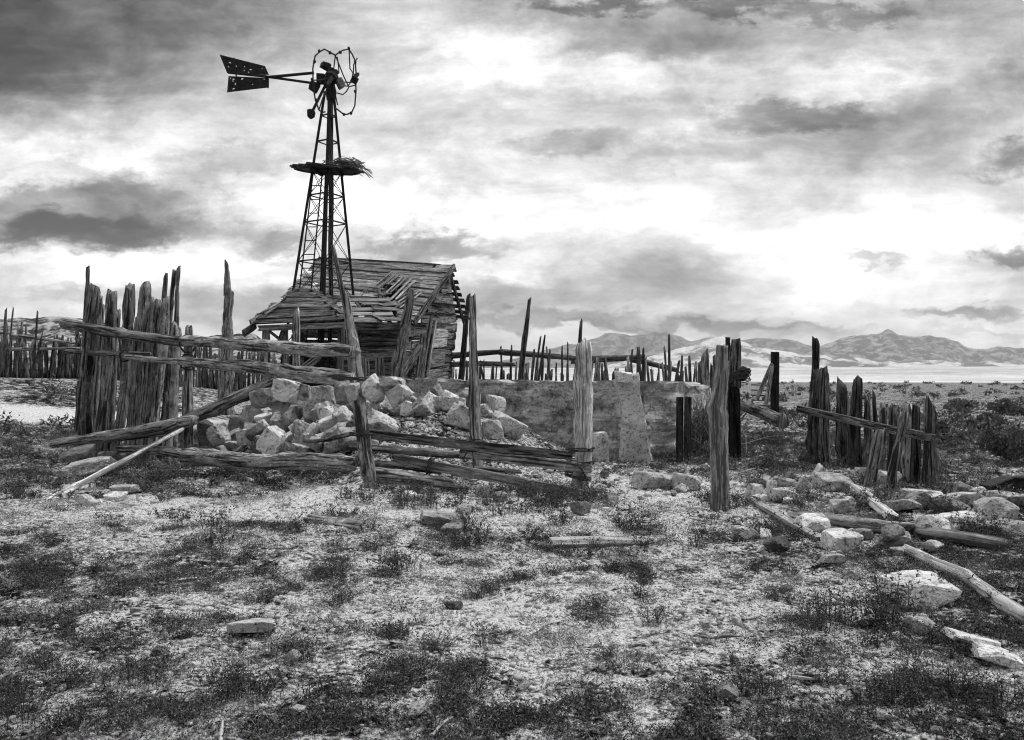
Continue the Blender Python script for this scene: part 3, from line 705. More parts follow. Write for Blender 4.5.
# ------------------------------------------------------------------ SHACK
sh = thing('shack', 'collapsing plank shack with sagging board roof and open lean-to', 'shack', onG(390, 19.5))
RR, RL, ER, EL = W(453, 266, 21.0), W(321, 258, 22.3), W(413, 321, 19.4), W(281, 301, 20.9)
BR, BL_ = W(468, 321, 22.7), W(345, 312, 24.2)
def hole(u, v):
    a = ((u-.72)/.11)**2+((v-.75)/.34)**2 < 1
    b = ((u-.55)/.14)**2+((v-.88)/.16)**2 < 1
    return a or b or random.random() < .012
mb = MB(); patch(mb, RL, RR, ER, EL, 13, th=.03, skip=hole, seglen=2.8, ends=.06, over=1.2, lift=.03, tilt=.006, jit=.035, shing=.10); rfm = mb.build('roof', 'roof', sh)
mb = MB(); R9, B9 = RL*.09+RR*.91, BL_*.09+BR*.91; patch(mb, RL, R9, B9, BL_, 10, th=.03, ends=.03, over=1.12, seglen=9, lift=.02); patch(mb, R9, RR, BR, B9, 9, th=.03, ends=.06, over=.62, seglen=9, lift=.03); mb.build('roof', 'dark', sh)
mb = MB()
for u in np.linspace(.03, .97, 7):
    plank(mb, RL*(1-u)+RR*u-np.array([0, 0, .07]), EL*(1-u)+ER*u-np.array([0, 0, .07]), .06, .12)
    plank(mb, RL*(1-u)+RR*u-np.array([0, 0, .09]), BL_*(1-u)+BR*u-np.array([0, 0, .09]), .06, .12)
mb.build('rafter', 'dark', rfm)
mb = MB(); plank(mb, RR+np.array([.03, 0, -.02]), ER+np.array([.03, -.02, -.04]), .05, .14); mb.build('bargeboard', 'dark', rfm)
# pale battens laid bare on the roof
mb = MB(); N_ = nrm(np.cross(RR-RL, EL-RL)); N_ = N_ if N_[2] > 0 else -N_
for k in range(7):
    u = .60+.035*k+random.uniform(-.008, .008); v0 = .22+.05*random.random()+.02*k; v1 = v0+random.uniform(.22, .42)
    P = lambda u, v: (RL*(1-u)+RR*u)*(1-v)+(EL*(1-u)+ER*u)*v
    plank(mb, P(u+.03, v0)+N_*.09, P(u, v1)+N_*.10, .065, .02, up=N_)
for k in range(4):
    u = .80+.03*k; plank(mb, P(u+.05, .58)+N_*.09, P(u-.02, .86)+N_*.09, .05, .02, up=N_)
mb.build('batten', 'pale', rfm)
mb = MB()
for (u0, v0, u1, v1, w) in ((.56, .66, .76, 1.0, .15), (.48, .74, .62, .98, .13), (.64, .62, .74, .84, .12)):
    plank(mb, P(u0, v0)+N_*.12, P(u1, v1)+N_*.03, w, .03, up=N_+np.array([.3, 0, 0]))
mb.build('fallen_board', 'dark', rfm)
# gable
gft, gfb = W(416, 323, 19.9), W(402, 436, 19.8); gbt, gbb = W(457, 323, 22.3), W(442, 427, 22.3); gap = W(449.5, 273, 21.05)
mb = MB(); patch(mb, gft, gbt, gbb, gfb, 13, th=.04, ends=.05, over=.98, lift=.04, tilt=.02, jit=.05); 
A = gft; 
for k in range(5):
    v0, v1 = k/5, (k+1)/5; v = (v0+v1)/2
    plank(mb, gft*(1-v)+gap*v+np.array([.05, 0, 0]), gbt*(1-v)+gap*v+np.array([-.02, 0, 0]), .04, np.linalg.norm(gap[2]-gft[2])/5*.98, rag=(.6, .6))
gwall = mb.build('gable_wall', 'wood', sh)
gn = nrm(np.cross(gbt-gft, gfb-gft)); gn = gn if gn[1] < 0 else -gn
G = lambda u, v: (gft*(1-u)+gbt*u)*(1-v)+(gfb*(1-u)+gbb*u)*v + gn*.07
mb = MB(); patch(mb, G(.40, .06), G(.74, .06), G(.72, .56), G(.40, .58), 3, th=.03, ends=.02, over=.97, lift=.02, seglen=9); mb.build('patch_panel', 'pale', gwall)
mb = MB(); plank(mb, G(.36, -.02)+gn*.05, G(.30, .62)+gn*.06, .1, .04, up=gn); mb.build('door_jamb', 'pale', gwall)
mb = MB(); plank(mb, G(.22, .1), G(.18, .66), .14, .04, up=gn); plank(mb, G(.1, .1), G(.12, .66), .1, .04, up=gn); mb.build('door_jamb', 'wood', gwall)
# lean-to right half: low roof and front wall
lA, lB, lC, lD = W(331, 293, 19.7), W(388, 293, 19.9), W(404, 323, 17.9), W(341, 323, 17.5)
mb = MB(); patch(mb, lA, lB, lC, lD, 6, th=.03, ends=.14, over=1.2, lift=.04, jit=.07, seglen=1.1, shing=.10, skip=lambda u, v: random.random() < .05); ltr = mb.build('lean_to_roof', 'roof', sh)
mb = MB()
for u in (.05, .3, .55, .8, .97): plank(mb, lA*(1-u)+lB*u-np.array([0, 0, .08]), lD*(1-u)+lC*u-np.array([0, 0, .08]), .06, .1)
plank(mb, lD+np.array([-.05, -.02, -.06]), lC+np.array([.05, -.02, -.06]), .03, .16); plank(mb, lD+np.array([-.05, .08, -.1]), lC+np.array([.05, .08, -.1]), .08, .14); mb.build('lean_to_rafter', 'dark', ltr)
wl, wr = W(345, 322.5, 17.85), W(403, 323, 18.25); wl0, wr0 = onG(342, 17.75), onG(397, 18.1)
mb = MB(); patch(mb, wl, wr, wr0, wl0, 9, th=.035, ends=.03, over=.97, lift=.03, tilt=.015, jit=.05); mb.build('front_wall', 'wood', sh)
mb = MB(); patch(mb, wr, gft+np.array([-.05, -.03, -.1]), gfb+np.array([-.05, -.03, 0]), wr0, 9, th=.035, ends=.02, over=.97, lift=.02); mb.build('side_wall', 'dark', sh)
# back and left walls, so the inside is dark
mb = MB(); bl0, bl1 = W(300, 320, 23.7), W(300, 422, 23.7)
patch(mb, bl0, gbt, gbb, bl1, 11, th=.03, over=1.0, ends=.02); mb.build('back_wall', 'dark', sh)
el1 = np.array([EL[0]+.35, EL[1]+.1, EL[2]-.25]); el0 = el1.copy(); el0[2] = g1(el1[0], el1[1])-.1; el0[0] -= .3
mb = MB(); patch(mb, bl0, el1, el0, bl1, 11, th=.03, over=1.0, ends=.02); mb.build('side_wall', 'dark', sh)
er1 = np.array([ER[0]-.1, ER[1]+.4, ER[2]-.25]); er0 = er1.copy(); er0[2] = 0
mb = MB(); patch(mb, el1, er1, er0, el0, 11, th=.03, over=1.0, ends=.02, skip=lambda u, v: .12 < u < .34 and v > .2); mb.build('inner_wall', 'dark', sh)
# lean-to hipped part over the tower foot
h0, h1, hc, hd = W(300, 289, 18.2), W(312, 290, 18.2), W(345, 321, 16.9), W(252, 325, 16.8)
mb = MB(); patch(mb, h0, h1, hc, hd, 7, th=.035, ends=.10, over=1.2, lift=.04, jit=.06, seglen=2.4, shing=.09); mb.build('hip_roof', 'dark', sh)
mb = MB(); patch(mb, W(297, 294, 20.4), h0, hd, W(256, 316, 20.8), 6, th=.03, ends=.12, over=1.0, lift=.03); mb.build('hip_roof', 'dark', sh)
mb = MB(); patch(mb, h1, W(336, 296, 19.9), W(352, 318, 19.4), hc, 5, th=.03, ends=.05, over=.98, lift=.03); mb.build('hip_roof', 'dark', sh)
mb = MB(); 
for a, b, w in (((244, 333), (256, 325), .16), ((251, 322), (264, 315), .10), ((264, 313), (280, 303), .08)): plank(mb, W(a[0], a[1], 16.8), W(b[0], b[1], 17.3), .05, w)
mb.build('eave_board', 'wood', sh)
mb = MB(); plank(mb, W(260, 328, 17.0), W(345, 325, 17.1), .1, .12); mb.build('eave_beam', 'pale', sh)
for (tx, ty, bx, Y, w) in ((266, 328, 268, 17.1, .15), (285, 328, 288, 17.3, .12), (341, 326, 338, 17.2, .14), (362, 326, 356, 19, .12)):
    q = onG(bx, Y); mb = MB(); plank(mb, q-np.array([0, 0, .1]), W(tx, ty, Y), w, w*.8); mb.build('porch_post', 'wood', sh)
mb = MB(); plank(mb, W(268, 330, 17.15), W(286, 344, 17.2), .1, .06); plank(mb, W(284, 330, 17.25), W(276, 352, 17.25), .1, .06); mb.build('porch_brace', 'wood', sh)
# things leaning about
mb = MB(); q = onG(393, 16.9); q[2] -= .1; loft(mb, [q, W(397, 370, 16.95), W(411, 292, 17.3)], [.125, .13, .085], [.06, .06, .05], sec=RECT, rag=(.3, 1.0)); tag(mb.build('leaning_plank', 'wood'), 'wide rough plank propped against the eave of the shack', 'plank')
mb = MB(); q = onG(412, 18.6); plank(mb, q, W(431, 316, 19.1), .10, .06); tag(mb.build('leaning_plank', 'wood'), 'narrow plank leaning on the gable wall near its pale patch', 'plank')
mb = MB(); plank(mb, W(396, 388, 17.2), W(420, 345, 18.5), .16, .08); tag(mb.build('leaning_plank', 'dark'), 'dark slanting board behind the wide rough plank', 'plank')
mb = MB(); plank(mb, W(262, 400, 15.4), W(321, 355, 15.9), .12, .14); tag(mb.build('fallen_beam', 'wood'), 'fallen beam slanting across the dark mouth of the lean-to', 'beam')
for (a, b, lab) in (((365, 360), (364, 392), 'short stub post against the front wall of the shack'), ((380, 362), (381, 392), 'dark stub post beside the foot of the wide rough plank')):
    mb = MB(); q = onG(b[0], 16.9); plank(mb, q, W(a[0], a[1], 17.0), .2, .12, rag=(.2, 1)); tag(mb.build('stub_post', 'wood'), lab, 'post')

# ------------------------------------------------------------------ WINDMILL
TY = 19.3
wc0 = np.array([XP(319.5, TY), TY, 0.]); wc0[2] = g1(wc0[0], TY); wc1 = W(329.5, 92, TY)
wm = thing('windmill', 'derelict steel windmill with bare twisted rim and perforated tail vane', 'windmill', wc0)
ths = [R(15+90*k) for k in range(4)]
def wpt(k, z):
    t = (z-wc0[2])/(wc1[2]-wc0[2]); d = 1.14*(1-t)+.10*t; c = wc0*(1-t)+wc1*t; c = c.copy(); c[2] = z
    return c+d*np.array([math.cos(ths[k % 4]), math.sin(ths[k % 4]), 0])
for k in range(4):
    mb = MB(); angle_bar(mb, wpt(k, wc0[2]-.1), wpt(k, wc1[2]), .062); mb.build('leg', 'steel', wm)
zs = [zt(p, TY) for p in (392, 345, 300, 262, 223, 196, 172, 142, 116)]
for z in zs:
    mb = MB()
    for k in range(4): angle_bar(mb, wpt(k, z), wpt(k+1, z), .03)
    mb.build('girt', 'steel', wm)
mb = MB()
for z0, z1 in zip(zs[:7], zs[1:7]):
    for k in range(4): tube(mb, [wpt(k, z0), wpt(k+1, z1)], .008, 5); tube(mb, [wpt(k+1, z0), wpt(k, z1)], .008, 5)
mb.build('tie_rod', 'steel', wm)
mb = one([wc0+np.array([.15, 0, 0]), W(331, 300, TY), W(330.5, 95, TY)], [.045, .055, .075], rag=(0, .2), rough=.06, seg=.3); mb.build('centre_pole', 'dark', wm, True)
mb = MB(); tube(mb, [wc0+np.array([-.15, .1, 0]), W(326, 172, TY)], .03, 6); mb.build('pump_rod', 'steel', wm)
ld = MB(); 
la0, la1 = wpt(2, zs[0])*.52+wpt(1, zs[0])*.48+np.array([0, -.35, 0]), wpt(2, zs[6])*.55+wpt(1, zs[6])*.45+np.array([0, -.12, 0])
la = lambda t, s: la0*(1-t)+la1*t+np.array([s*(.17-.06*t), 0, 0])
tube(ld, [la(0, -1), la(1, -1)], .018, 5); tube(ld, [la(0, 1), la(1, 1)], .018, 5)
for k in range(17): t = k/16; tube(ld, [la(t, -1), la(t, 1)], .013, 5)
ld.build('ladder', 'steel', wm)
# platform: round deck of short boards, ragged
Zp = zt(169, TY); pc = np.array([XP(327.5, TY), TY, Zp]); mb = MB(); rp = .80
for i in range(9):
    o = (-rp+rp*2*(i+.5)/9)*.8; L = math.sqrt(max(.04, rp*rp-o*o/.64)); tz = .10*o
    plank(mb, pc+np.array([-L+random.uniform(-.05, .05), o, random.uniform(-.01, .01)+.03+tz]), pc+np.array([L*1.0+random.uniform(-.1, .12), o, random.uniform(-.02, .02)-.04+tz]), .145, .045)
mb.build('platform', 'dark', wm)
mb = MB()
for s in (-.25, .25): plank(mb, pc+np.array([s, -.55, -.12]), pc+np.array([s, .55, -.01]), .06, .08)
tube(mb, [pc+np.array([.78*math.cos(a), .62*math.sin(a), -.035+.062*math.sin(a)-.035*math.cos(a)]) for a in np.linspace(0, 2*math.pi, 33)], .025, 6)
mb.build('platform_frame', 'steel', wm)
# head
f = TY/FPX
hd_ = W(332, 79, TY)
mb = MB(); rock(mb, W(331, 79, TY), (.14, .16, .24), rotm(.1, .2, .3), 3, .9, 6, .03, 3)
rock(mb, W(325.5, 66, TY), (.12, .12, .08), rotm(.1, .2, .6), 3, .9, 4, .02, 4); rock(mb, W(314, 87, TY), (.12, .08, .12), rotm(.2, .5, .3), 3, .9, 3, .02, 9)
box(mb, W(321, 79, TY), (.09, .02, 0), (0, .08, 0), (0, 0, .11)); tube(mb, [W(331, 85, TY), W(331, 92, TY), W(331, 100, TY)], [.10, .14, .11], 10)
mb.build('gearbox', 'steel', wm)
mb = MB(); rock(mb, W(331.5, 79, TY-.2), (.05, .12, .17), rotm(R(10), R(32), R(20)), 3, .85, 3, .03, 8); rock(mb, W(340, 83, TY-.15), (.09, .1, .13), rotm(R(10), R(-32), R(20)), 3, .85, 3, .03, 18); mb.build('hood', 'steelgrey', wm)
# rim: bent bare hoops, traced from its bowed shape and set in the tilted wheel plane
def wheelpt(zx, zy):
    px, py = 280+zx/8.22, 40+zy/8.22
    d = (px-336)*f
    return W(px, py, TY-.15+.9*d)
RIM = [[(455, 125), (410, 100), (365, 75), (325, 98), (290, 130), (278, 180), (270, 240), (272, 330), (280, 430), (290, 490), (320, 575), (350, 595), (372, 590)],
       [(455, 125), (490, 98), (525, 82), (565, 75), (595, 120), (620, 175), (622, 230), (627, 290), (622, 350), (625, 415), (615, 540), (590, 595), (550, 612), (520, 608), (490, 585), (462, 562)]]
mb = MB()
for r_ in RIM: tube(mb, [wheelpt(*q) for q in r_], .019, 6)
for r_ in RIM:
    for q in r_[1::2]: rock(mb, wheelpt(q[0]+random.uniform(-8, 8), q[1]+random.uniform(-8, 8)), (.034, .03, .034), rotm(1, 2, 3), 2, .5, 3, .05, int(q[0]))
wheel = mb.build('wheel_rim', 'steel', wm)
mb = MB()
for r_ in ([(470, 435), (515, 450), (545, 425), (568, 385), (615, 372)], [(455, 125), (485, 200), (520, 290), (560, 375)], [(470, 140), (480, 200), (485, 270), (440, 300)], [(568, 75), (575, 235), (600, 270), (590, 330), (560, 380), (510, 375)], [(627, 290), (650, 270)], [(620, 180), (605, 200), (603, 280), (627, 300)], [(620, 175), (635, 150)], [(430, 310), (330, 330), (270, 330)], [(430, 310), (520, 345), (622, 350)], [(430, 330), (470, 520), (475, 535)], [(455, 125), (440, 250), (430, 310)], [(430, 310), (350, 480), (320, 575)], [(568, 65), (572, 90)]):
    tube(mb, [wheelpt(*q) for q in r_], .016, 5)
mb.build('wheel_spoke', 'steel', wheel)
mb = MB(); tube(mb, [wheelpt(430, 310), hd_+np.array([-.1, -.05, .05])], .09, 8); tube(mb, [wheelpt(440, 300), wheelpt(425, 315)], .16, 10); hub = mb.build('hub', 'steel', wheel)
mb = MB(); tube(mb, [wheelpt(600, 330), wheelpt(640, 280)], .05, 6); rock(mb, wheelpt(612, 330), (.09, .05, .09), rotm(.4, .4, .4), 3, .9, 2, .02, 44); mb.build('blade_stub', 'steel', wheel)
# governor arm with weight
mb = MB(); tube(mb, [W(325, 86, TY-.25), W(312, 112, TY-.3)], .035, 6); rock(mb, W(311, 114, TY-.3), (.10, .09, .11), rotm(0, 0, 0), 3, .2, 10, .02, 5); mb.build('counterweight', 'steel', wm)
# tail
tl = MB(); tube(tl, [W(270, 77, TY-.1), W(314, 72.8, TY)], .035, 6); tube(tl, [W(262, 76, TY-.1), W(312, 83, TY)], .03, 6); tube(tl, [W(228, 72.5, TY-.1), W(270, 77, TY-.1)], .03, 6); tail = tl.build('tail_boom', 'steel', wm)
def vane(mb, outline, Y, th=.02, holes=()):
    # grid of small sheet cells inside the outline; rusted-through holes are left out
    ol = np.array(outline); nx, ny = 46, 18
    def inside(p):
        c = False; n = len(ol)
        for i in range(n):
            a, b = ol[i], ol[(i+1) % n]
            if (a[1] > p[1]) != (b[1] > p[1]) and p[0] < (b[0]-a[0])*(p[1]-a[1])/(b[1]-a[1])+a[0]: c = not c
        return c
    q = lambda u, v: (ol[0]*(1-u)+ol[1]*u)*(1-v)+(ol[3]*(1-u)+ol[2]*u)*v
    V = []; F = []; 
    for s_ in (-th/2, th/2):
        for j in range(ny+1):
            for i in range(nx+1):
                p = q(i/nx, j/ny); V.append(W(p[0], p[1], Y+s_))
    K = (nx+1)*(ny+1); keep = np.ones((ny, nx), bool)
    rs = np.random.default_rng(3+int(ol[0][1]))
    for h in range(8):
        i, j = rs.integers(2, nx-2), rs.integers(2, ny-2); keep[j, i] = False
        if rs.random() < .35: keep[j, min(nx-1, i+1)] = False
        if rs.random() < .15: keep[min(ny-1, j+1), i] = False
    for j in range(ny):
        for i in range(nx):
            if not keep[j, i]: continue
            a = j*(nx+1)+i; c = (a, a+1, a+nx+2, a+nx+1)
            F.append(c); F.append(tuple(k+K for k in c[::-1]))
            for e, (dj, di) in enumerate(((-1, 0), (0, 1), (1, 0), (0, -1))):
                jj, ii = j+dj, i+di
                if not (0 <= jj < ny and 0 <= ii < nx) or not keep[jj, ii]:
                    F.append((c[e], c[(e+1) % 4], c[(e+1) % 4]+K, c[e]+K))
    mb.add(V, F)
mb = MB(); vane(mb, [(219.5, 54.5), (265, 66), (269, 75), (227, 73)], TY-.1); vane(mb, [(228.5, 76), (269, 78), (269, 87.5), (227, 92.5)], TY-.1)
mb.build('tail_vane', 'steel', tail)
mb = MB(); tube(mb, [W(234, 58, TY-.13), W(238, 91, TY-.13)], .018, 5); mb.build('vane_brace', 'steel', tail)
mb = MB(); tube(mb, [W(263, 66, TY-.13), W(268, 88, TY-.13)], .018, 5); mb.build('vane_brace', 'steel', tail)
# nest of sticks on the platform
mb = MB()
for k in range(190):
    c = W(random.gauss(345, 8), 164, TY)+np.array([0, random.uniform(-.45, .45), 0]); c[0] = min(max(c[0], pc[0]-.2), pc[0]+.8); c[2] = Zp+.05+abs(random.gauss(0, .05))
    d = nrm(np.array([random.gauss(0, 1), random.gauss(0, 1), random.gauss(-.05, .25)]))*random.uniform(.07, .2)
    tube(mb, [c-d, c+d*.1+np.array([0, 0, .02]), c+d], random.uniform(.006, .012), 4)
for k in range(16):
    c = pc+np.array([random.uniform(.45, .85), random.uniform(-.4, .3), .08]); d = np.array([random.uniform(.1, .4), random.uniform(-.1, .1), random.uniform(-.3, .0)])
    tube(mb, [c-d*.6, c+d*.3, c+d], .008, 4)
tag(mb.build('bird_nest', 'stick'), 'straggling bird nest of dry sticks on the windmill platform', 'nest')

# ------------------------------------------------------------------ ROCKS
def place_rock(px, py, w, h, mat='rock', Y=None, tilt=0, yaw=None, boxy=.75, label='', cat='stone', group=None, flat=None, dep=None, name='stone'):
    """stone centred at photo px,py with photo size w,h. Y None = its foot is on the ground there"""
    s = abs(hash((px, py))) % 99991
    s = int(px*131+py*17) % 99991
    rs = random.Random(s)
    if Y is None:
        Yg = 3.
        for Yk in np.linspace(3, 24, 700):
            x = XP(px, Yk); z = g1b(x, Yk)
            if HY-(z-CAMH)*FPX/Yk <= py+h*.42: Yg = Yk; break
        Y = Yg+.02*w/2*Yg/FPX
    f = Y/FPX
    sx, sz = w*f/2*1.0, h*f/2*1.06
    sy = dep*f/2 if dep else (sx*rs.uniform(.7, 1.0))*(.42 if w/h > 4 else 1)
    c = W(px, py, Y)
    # a flat stone seen from above shows its top: split the visible height between thickness and depth
    view = (CAMH-c[2])/Y
    sz = max(sz-sy*max(view, 0)*.6, sz*.45)*1.08
    yaw = rs.uniform(-.35, .35) if yaw is None else R(yaw)
    mb = MB(); rock(mb, c, (sx/(1.02), sy, sz), rotm(R(rs.uniform(-14, 14)), R(tilt+rs.uniform(-5, 5)), yaw), 4, boxy*rs.uniform(.55, 1.05), rs.randint(5, 10), .03, s)
    return tag(mb.build(name, mat), label, cat, group)
GX = np.linspace(-14, 10, 601); GYv = np.linspace(2.5, 25, 601)
gxx, gyy = np.meshgrid(GX, GYv); GZ = gz(gxx, gyy)
def g1b(x, y):
    i = min(max(int((y-2.5)/22.5*600), 0), 600); j = min(max(int((x+14)/24*600), 0), 600); return GZ[i, j]
RUB = 'broken stones of the rubble heap'
for (px, py, w, h, mat, tilt, lab) in [
    (207, 436, 18, 30, 'drock', 0, 'dark upright slab wedged under the slanting log of the rail fence'),
    (222, 431, 10, 12, 'rock', 0, 'small stone between the dark upright slab and the rubble heap'),
    (236, 424, 16, 15, 'rock', 10, 'squat grey stone just under the slanting log'),
    (257, 413, 27, 19, 'rock', -25, 'long tilted grey stone following the underside of the slanting log'),
    (267, 398, 28, 16, 'rock', -20, 'grey stone close under the upper part of the slanting log'),
    (286, 391, 30, 20, 'brock', 12, 'bright angular stone at the top of the rubble heap below the rail'),
    (303, 392, 16, 14, 'brock', 0, 'pale stone touching the bright angular stone at the heap top'),
    (280, 402, 18, 14, 'rock', 0, 'grey stone tucked below the bright angular stone'),
    (287, 411, 30, 17, 'rock', -8, 'oblong grey stone in the middle of the rubble heap'),
    (322, 406, 36, 34, 'rock', 0, 'largest grey boulder of the rubble heap, roughly triangular'),
    (250, 436, 26, 15, 'brock', -10, 'pale rounded stone low on the heap behind the split log'),
    (262, 427, 13, 8, 'rock', 0, 'little stone above the pale rounded stone'),
    (235, 446, 20, 9, 'rock', 0, 'flat stone resting just above the split log near its left half'),
    (277, 443, 30, 21, 'brock', 35, 'pale tilted slab sliding down onto the split log'),
    (285, 427, 26, 24, 'rock', 0, 'blocky grey stone with vertical grain in the heap centre'),
    (304, 425, 26, 12, 'drock', -8, 'dark flat stone beneath the largest boulder'),
    (321, 428, 20, 9, 'brock', 0, 'whitest small stone of the heap under the largest boulder'),
    (333, 434, 26, 9, 'rock', -12, 'thin slanting stone beside the whitest small stone'),
    (303, 451, 20, 11, 'rock', 10, 'rough grey stone lying on the split log'),
    (312, 438, 16, 11, 'drock', 0, 'dark stone just above the rough one on the split log'),
    (336, 447, 26, 10, 'brock', 0, 'pale flat stone next to the foot of the tall leaning pole'),
    (342, 393, 15, 20, 'rock', 0, 'grey block beside the tall leaning pole, upper'),
    (352, 391, 14, 14, 'brock', 0, 'pale block half hidden behind the tall leaning pole'),
    (300, 408, 14, 12, 'drock', 0, 'dark chunk between oblong stone and largest boulder'),
    (268, 438, 12, 9, 'rock', 0, 'small grey chunk above the pale tilted slab'),
    (374, 391, 17, 25, 'brock', -25, 'upright pale block leaning just past the tall leaning pole'),
    (392, 383, 24, 9, 'brock', -4, 'pale flat cap stone bridging two blocks'),
    (398, 395, 25, 17, 'brock', -38, 'pale squared block tipped steeply below the flat cap stone'),
    (374, 410, 15, 15, 'rock', 0, 'grey stone under the upright pale block'),
    (391, 407, 14, 10, 'drock', 0, 'dark stone in the hollow under the tipped block'),
    (406, 409, 12, 15, 'brock', 10, 'small upright pale stone facing the sandy slope'),
    (413, 403, 15, 11, 'rock', 15, 'round grey stone behind the small upright pale stone'),
    (428, 394, 26, 24, 'rock', 0, 'angular grey boulder with notched top against the tank wall'),
    (424, 406, 9, 9, 'rock', 0, 'tiny stone at the foot of the notched boulder'),
    (450, 405, 34, 14, 'brock', 3, 'long pale slab with bright top nearest the notched boulder'),
    (463, 418, 30, 22, 'brock', 12, 'thick pale block with bright flat top on the sandy slope'),
    (508, 426, 36, 18, 'brock', 33, 'long pale block tipped down behind the knotty thin post'),
    (492, 430, 20, 17, 'rock', 0, 'grey stone beside the knotty thin post'),
    (376, 431, 24, 18, 'rock', 0, 'crumbling earthy stone just past the tall leaning pole'),
    (600, 449, 17, 31, 'brock', -6, 'upright grey slab leaning on the tank wall beside the pale fence post')]:
    place_rock(px, py, w, h, mat, None, tilt, label=lab, group=RUB)
# small stones filling the gaps of the heap: copies of a few shapes, nothing tells them apart
SMALL = []
for k in range(9):
    mb = MB(); rock(mb, (0, 0, .06), (.11, .09, .08), rotm(.2*k, .3*k, .5*k), 3, .75, 7, .03, 900+k)
    SMALL.append(mb.build('stone', ('brock', 'rock', 'brock', 'rock', 'drock')[k % 5]))
placed = 0; tries = 0
while placed < 124 and tries < 4000:
    tries += 1; px = random.uniform(205, 505); py = random.gauss(424, 20)
    if not (386 < py < 458) or py < 386+max(0, 290-px)*.42 or (px > 380 and py > 418) : continue
    Y = None
    for Yk in np.linspace(3, 16.2, 500):
        if HY-(g1b(XP(px, Yk), Yk)-CAMH)*FPX/Yk <= py: Y = Yk; break
    if Y is None: continue
    o = SMALL[placed] if placed < 9 else SMALL[placed % 9].copy()
    if placed >= 9: COL.objects.link(o)
    o.location = (XP(px, Y), Y, g1b(XP(px, Y), Y)+random.uniform(-.02, .05)); sc = random.uniform(.6, 1.7); o.scale = (sc*random.uniform(.8, 1.3), sc, sc*random.uniform(.7, 1.1))
    o.rotation_euler = (random.uniform(-.7, .7), random.uniform(-.7, .7), random.uniform(0, 6.28))
    tag(o, 'small broken stone filling a gap between the larger stones of the rubble heap', 'stone', 'small stones in the gaps of the rubble heap'); placed += 1
def strew(n, x0, x1, y0, y1, s0, s1, label, group):
    for k in range(n):
        px, py = random.uniform(x0, x1), random.uniform(y0, y1); Y = 3
        for Yk in np.linspace(3, 16.2, 500):
            if HY-(g1b(XP(px, Yk), Yk)-CAMH)*FPX/Yk <= py: Y = Yk; break
        o = SMALL[k % 9].copy(); COL.objects.link(o); o.location = (XP(px, Y), Y, g1b(XP(px, Y), Y)-.01)
        sc = random.uniform(s0, s1); o.scale = (sc*random.uniform(.9, 1.5), sc, sc*random.uniform(.5, .9)); o.rotation_euler = (random.uniform(-.4, .4), random.uniform(-.4, .4), random.uniform(0, 6.28))
        tag(o, label, 'stone', group)
strew(38, 748, 1018, 478, 552, .4, 1.1, 'small broken stone strewn among slabs and logs before the stout palisade', 'small stones before the stout palisade')
strew(26, 10, 1010, 560, 735, .12, .42, 'little loose stone lying in the open scrub of the foreground', 'little loose stones in the scrub')
strew(16, 375, 620, 482, 515, .3, .8, 'small stone lying under and before the slanting rails', 'small stones under the slanting rails')
strew(10, 600, 720, 462, 500, .3, .8, 'small crumbled stone fallen at the foot of the tank wall', 'crumbled stones by the tank wall')
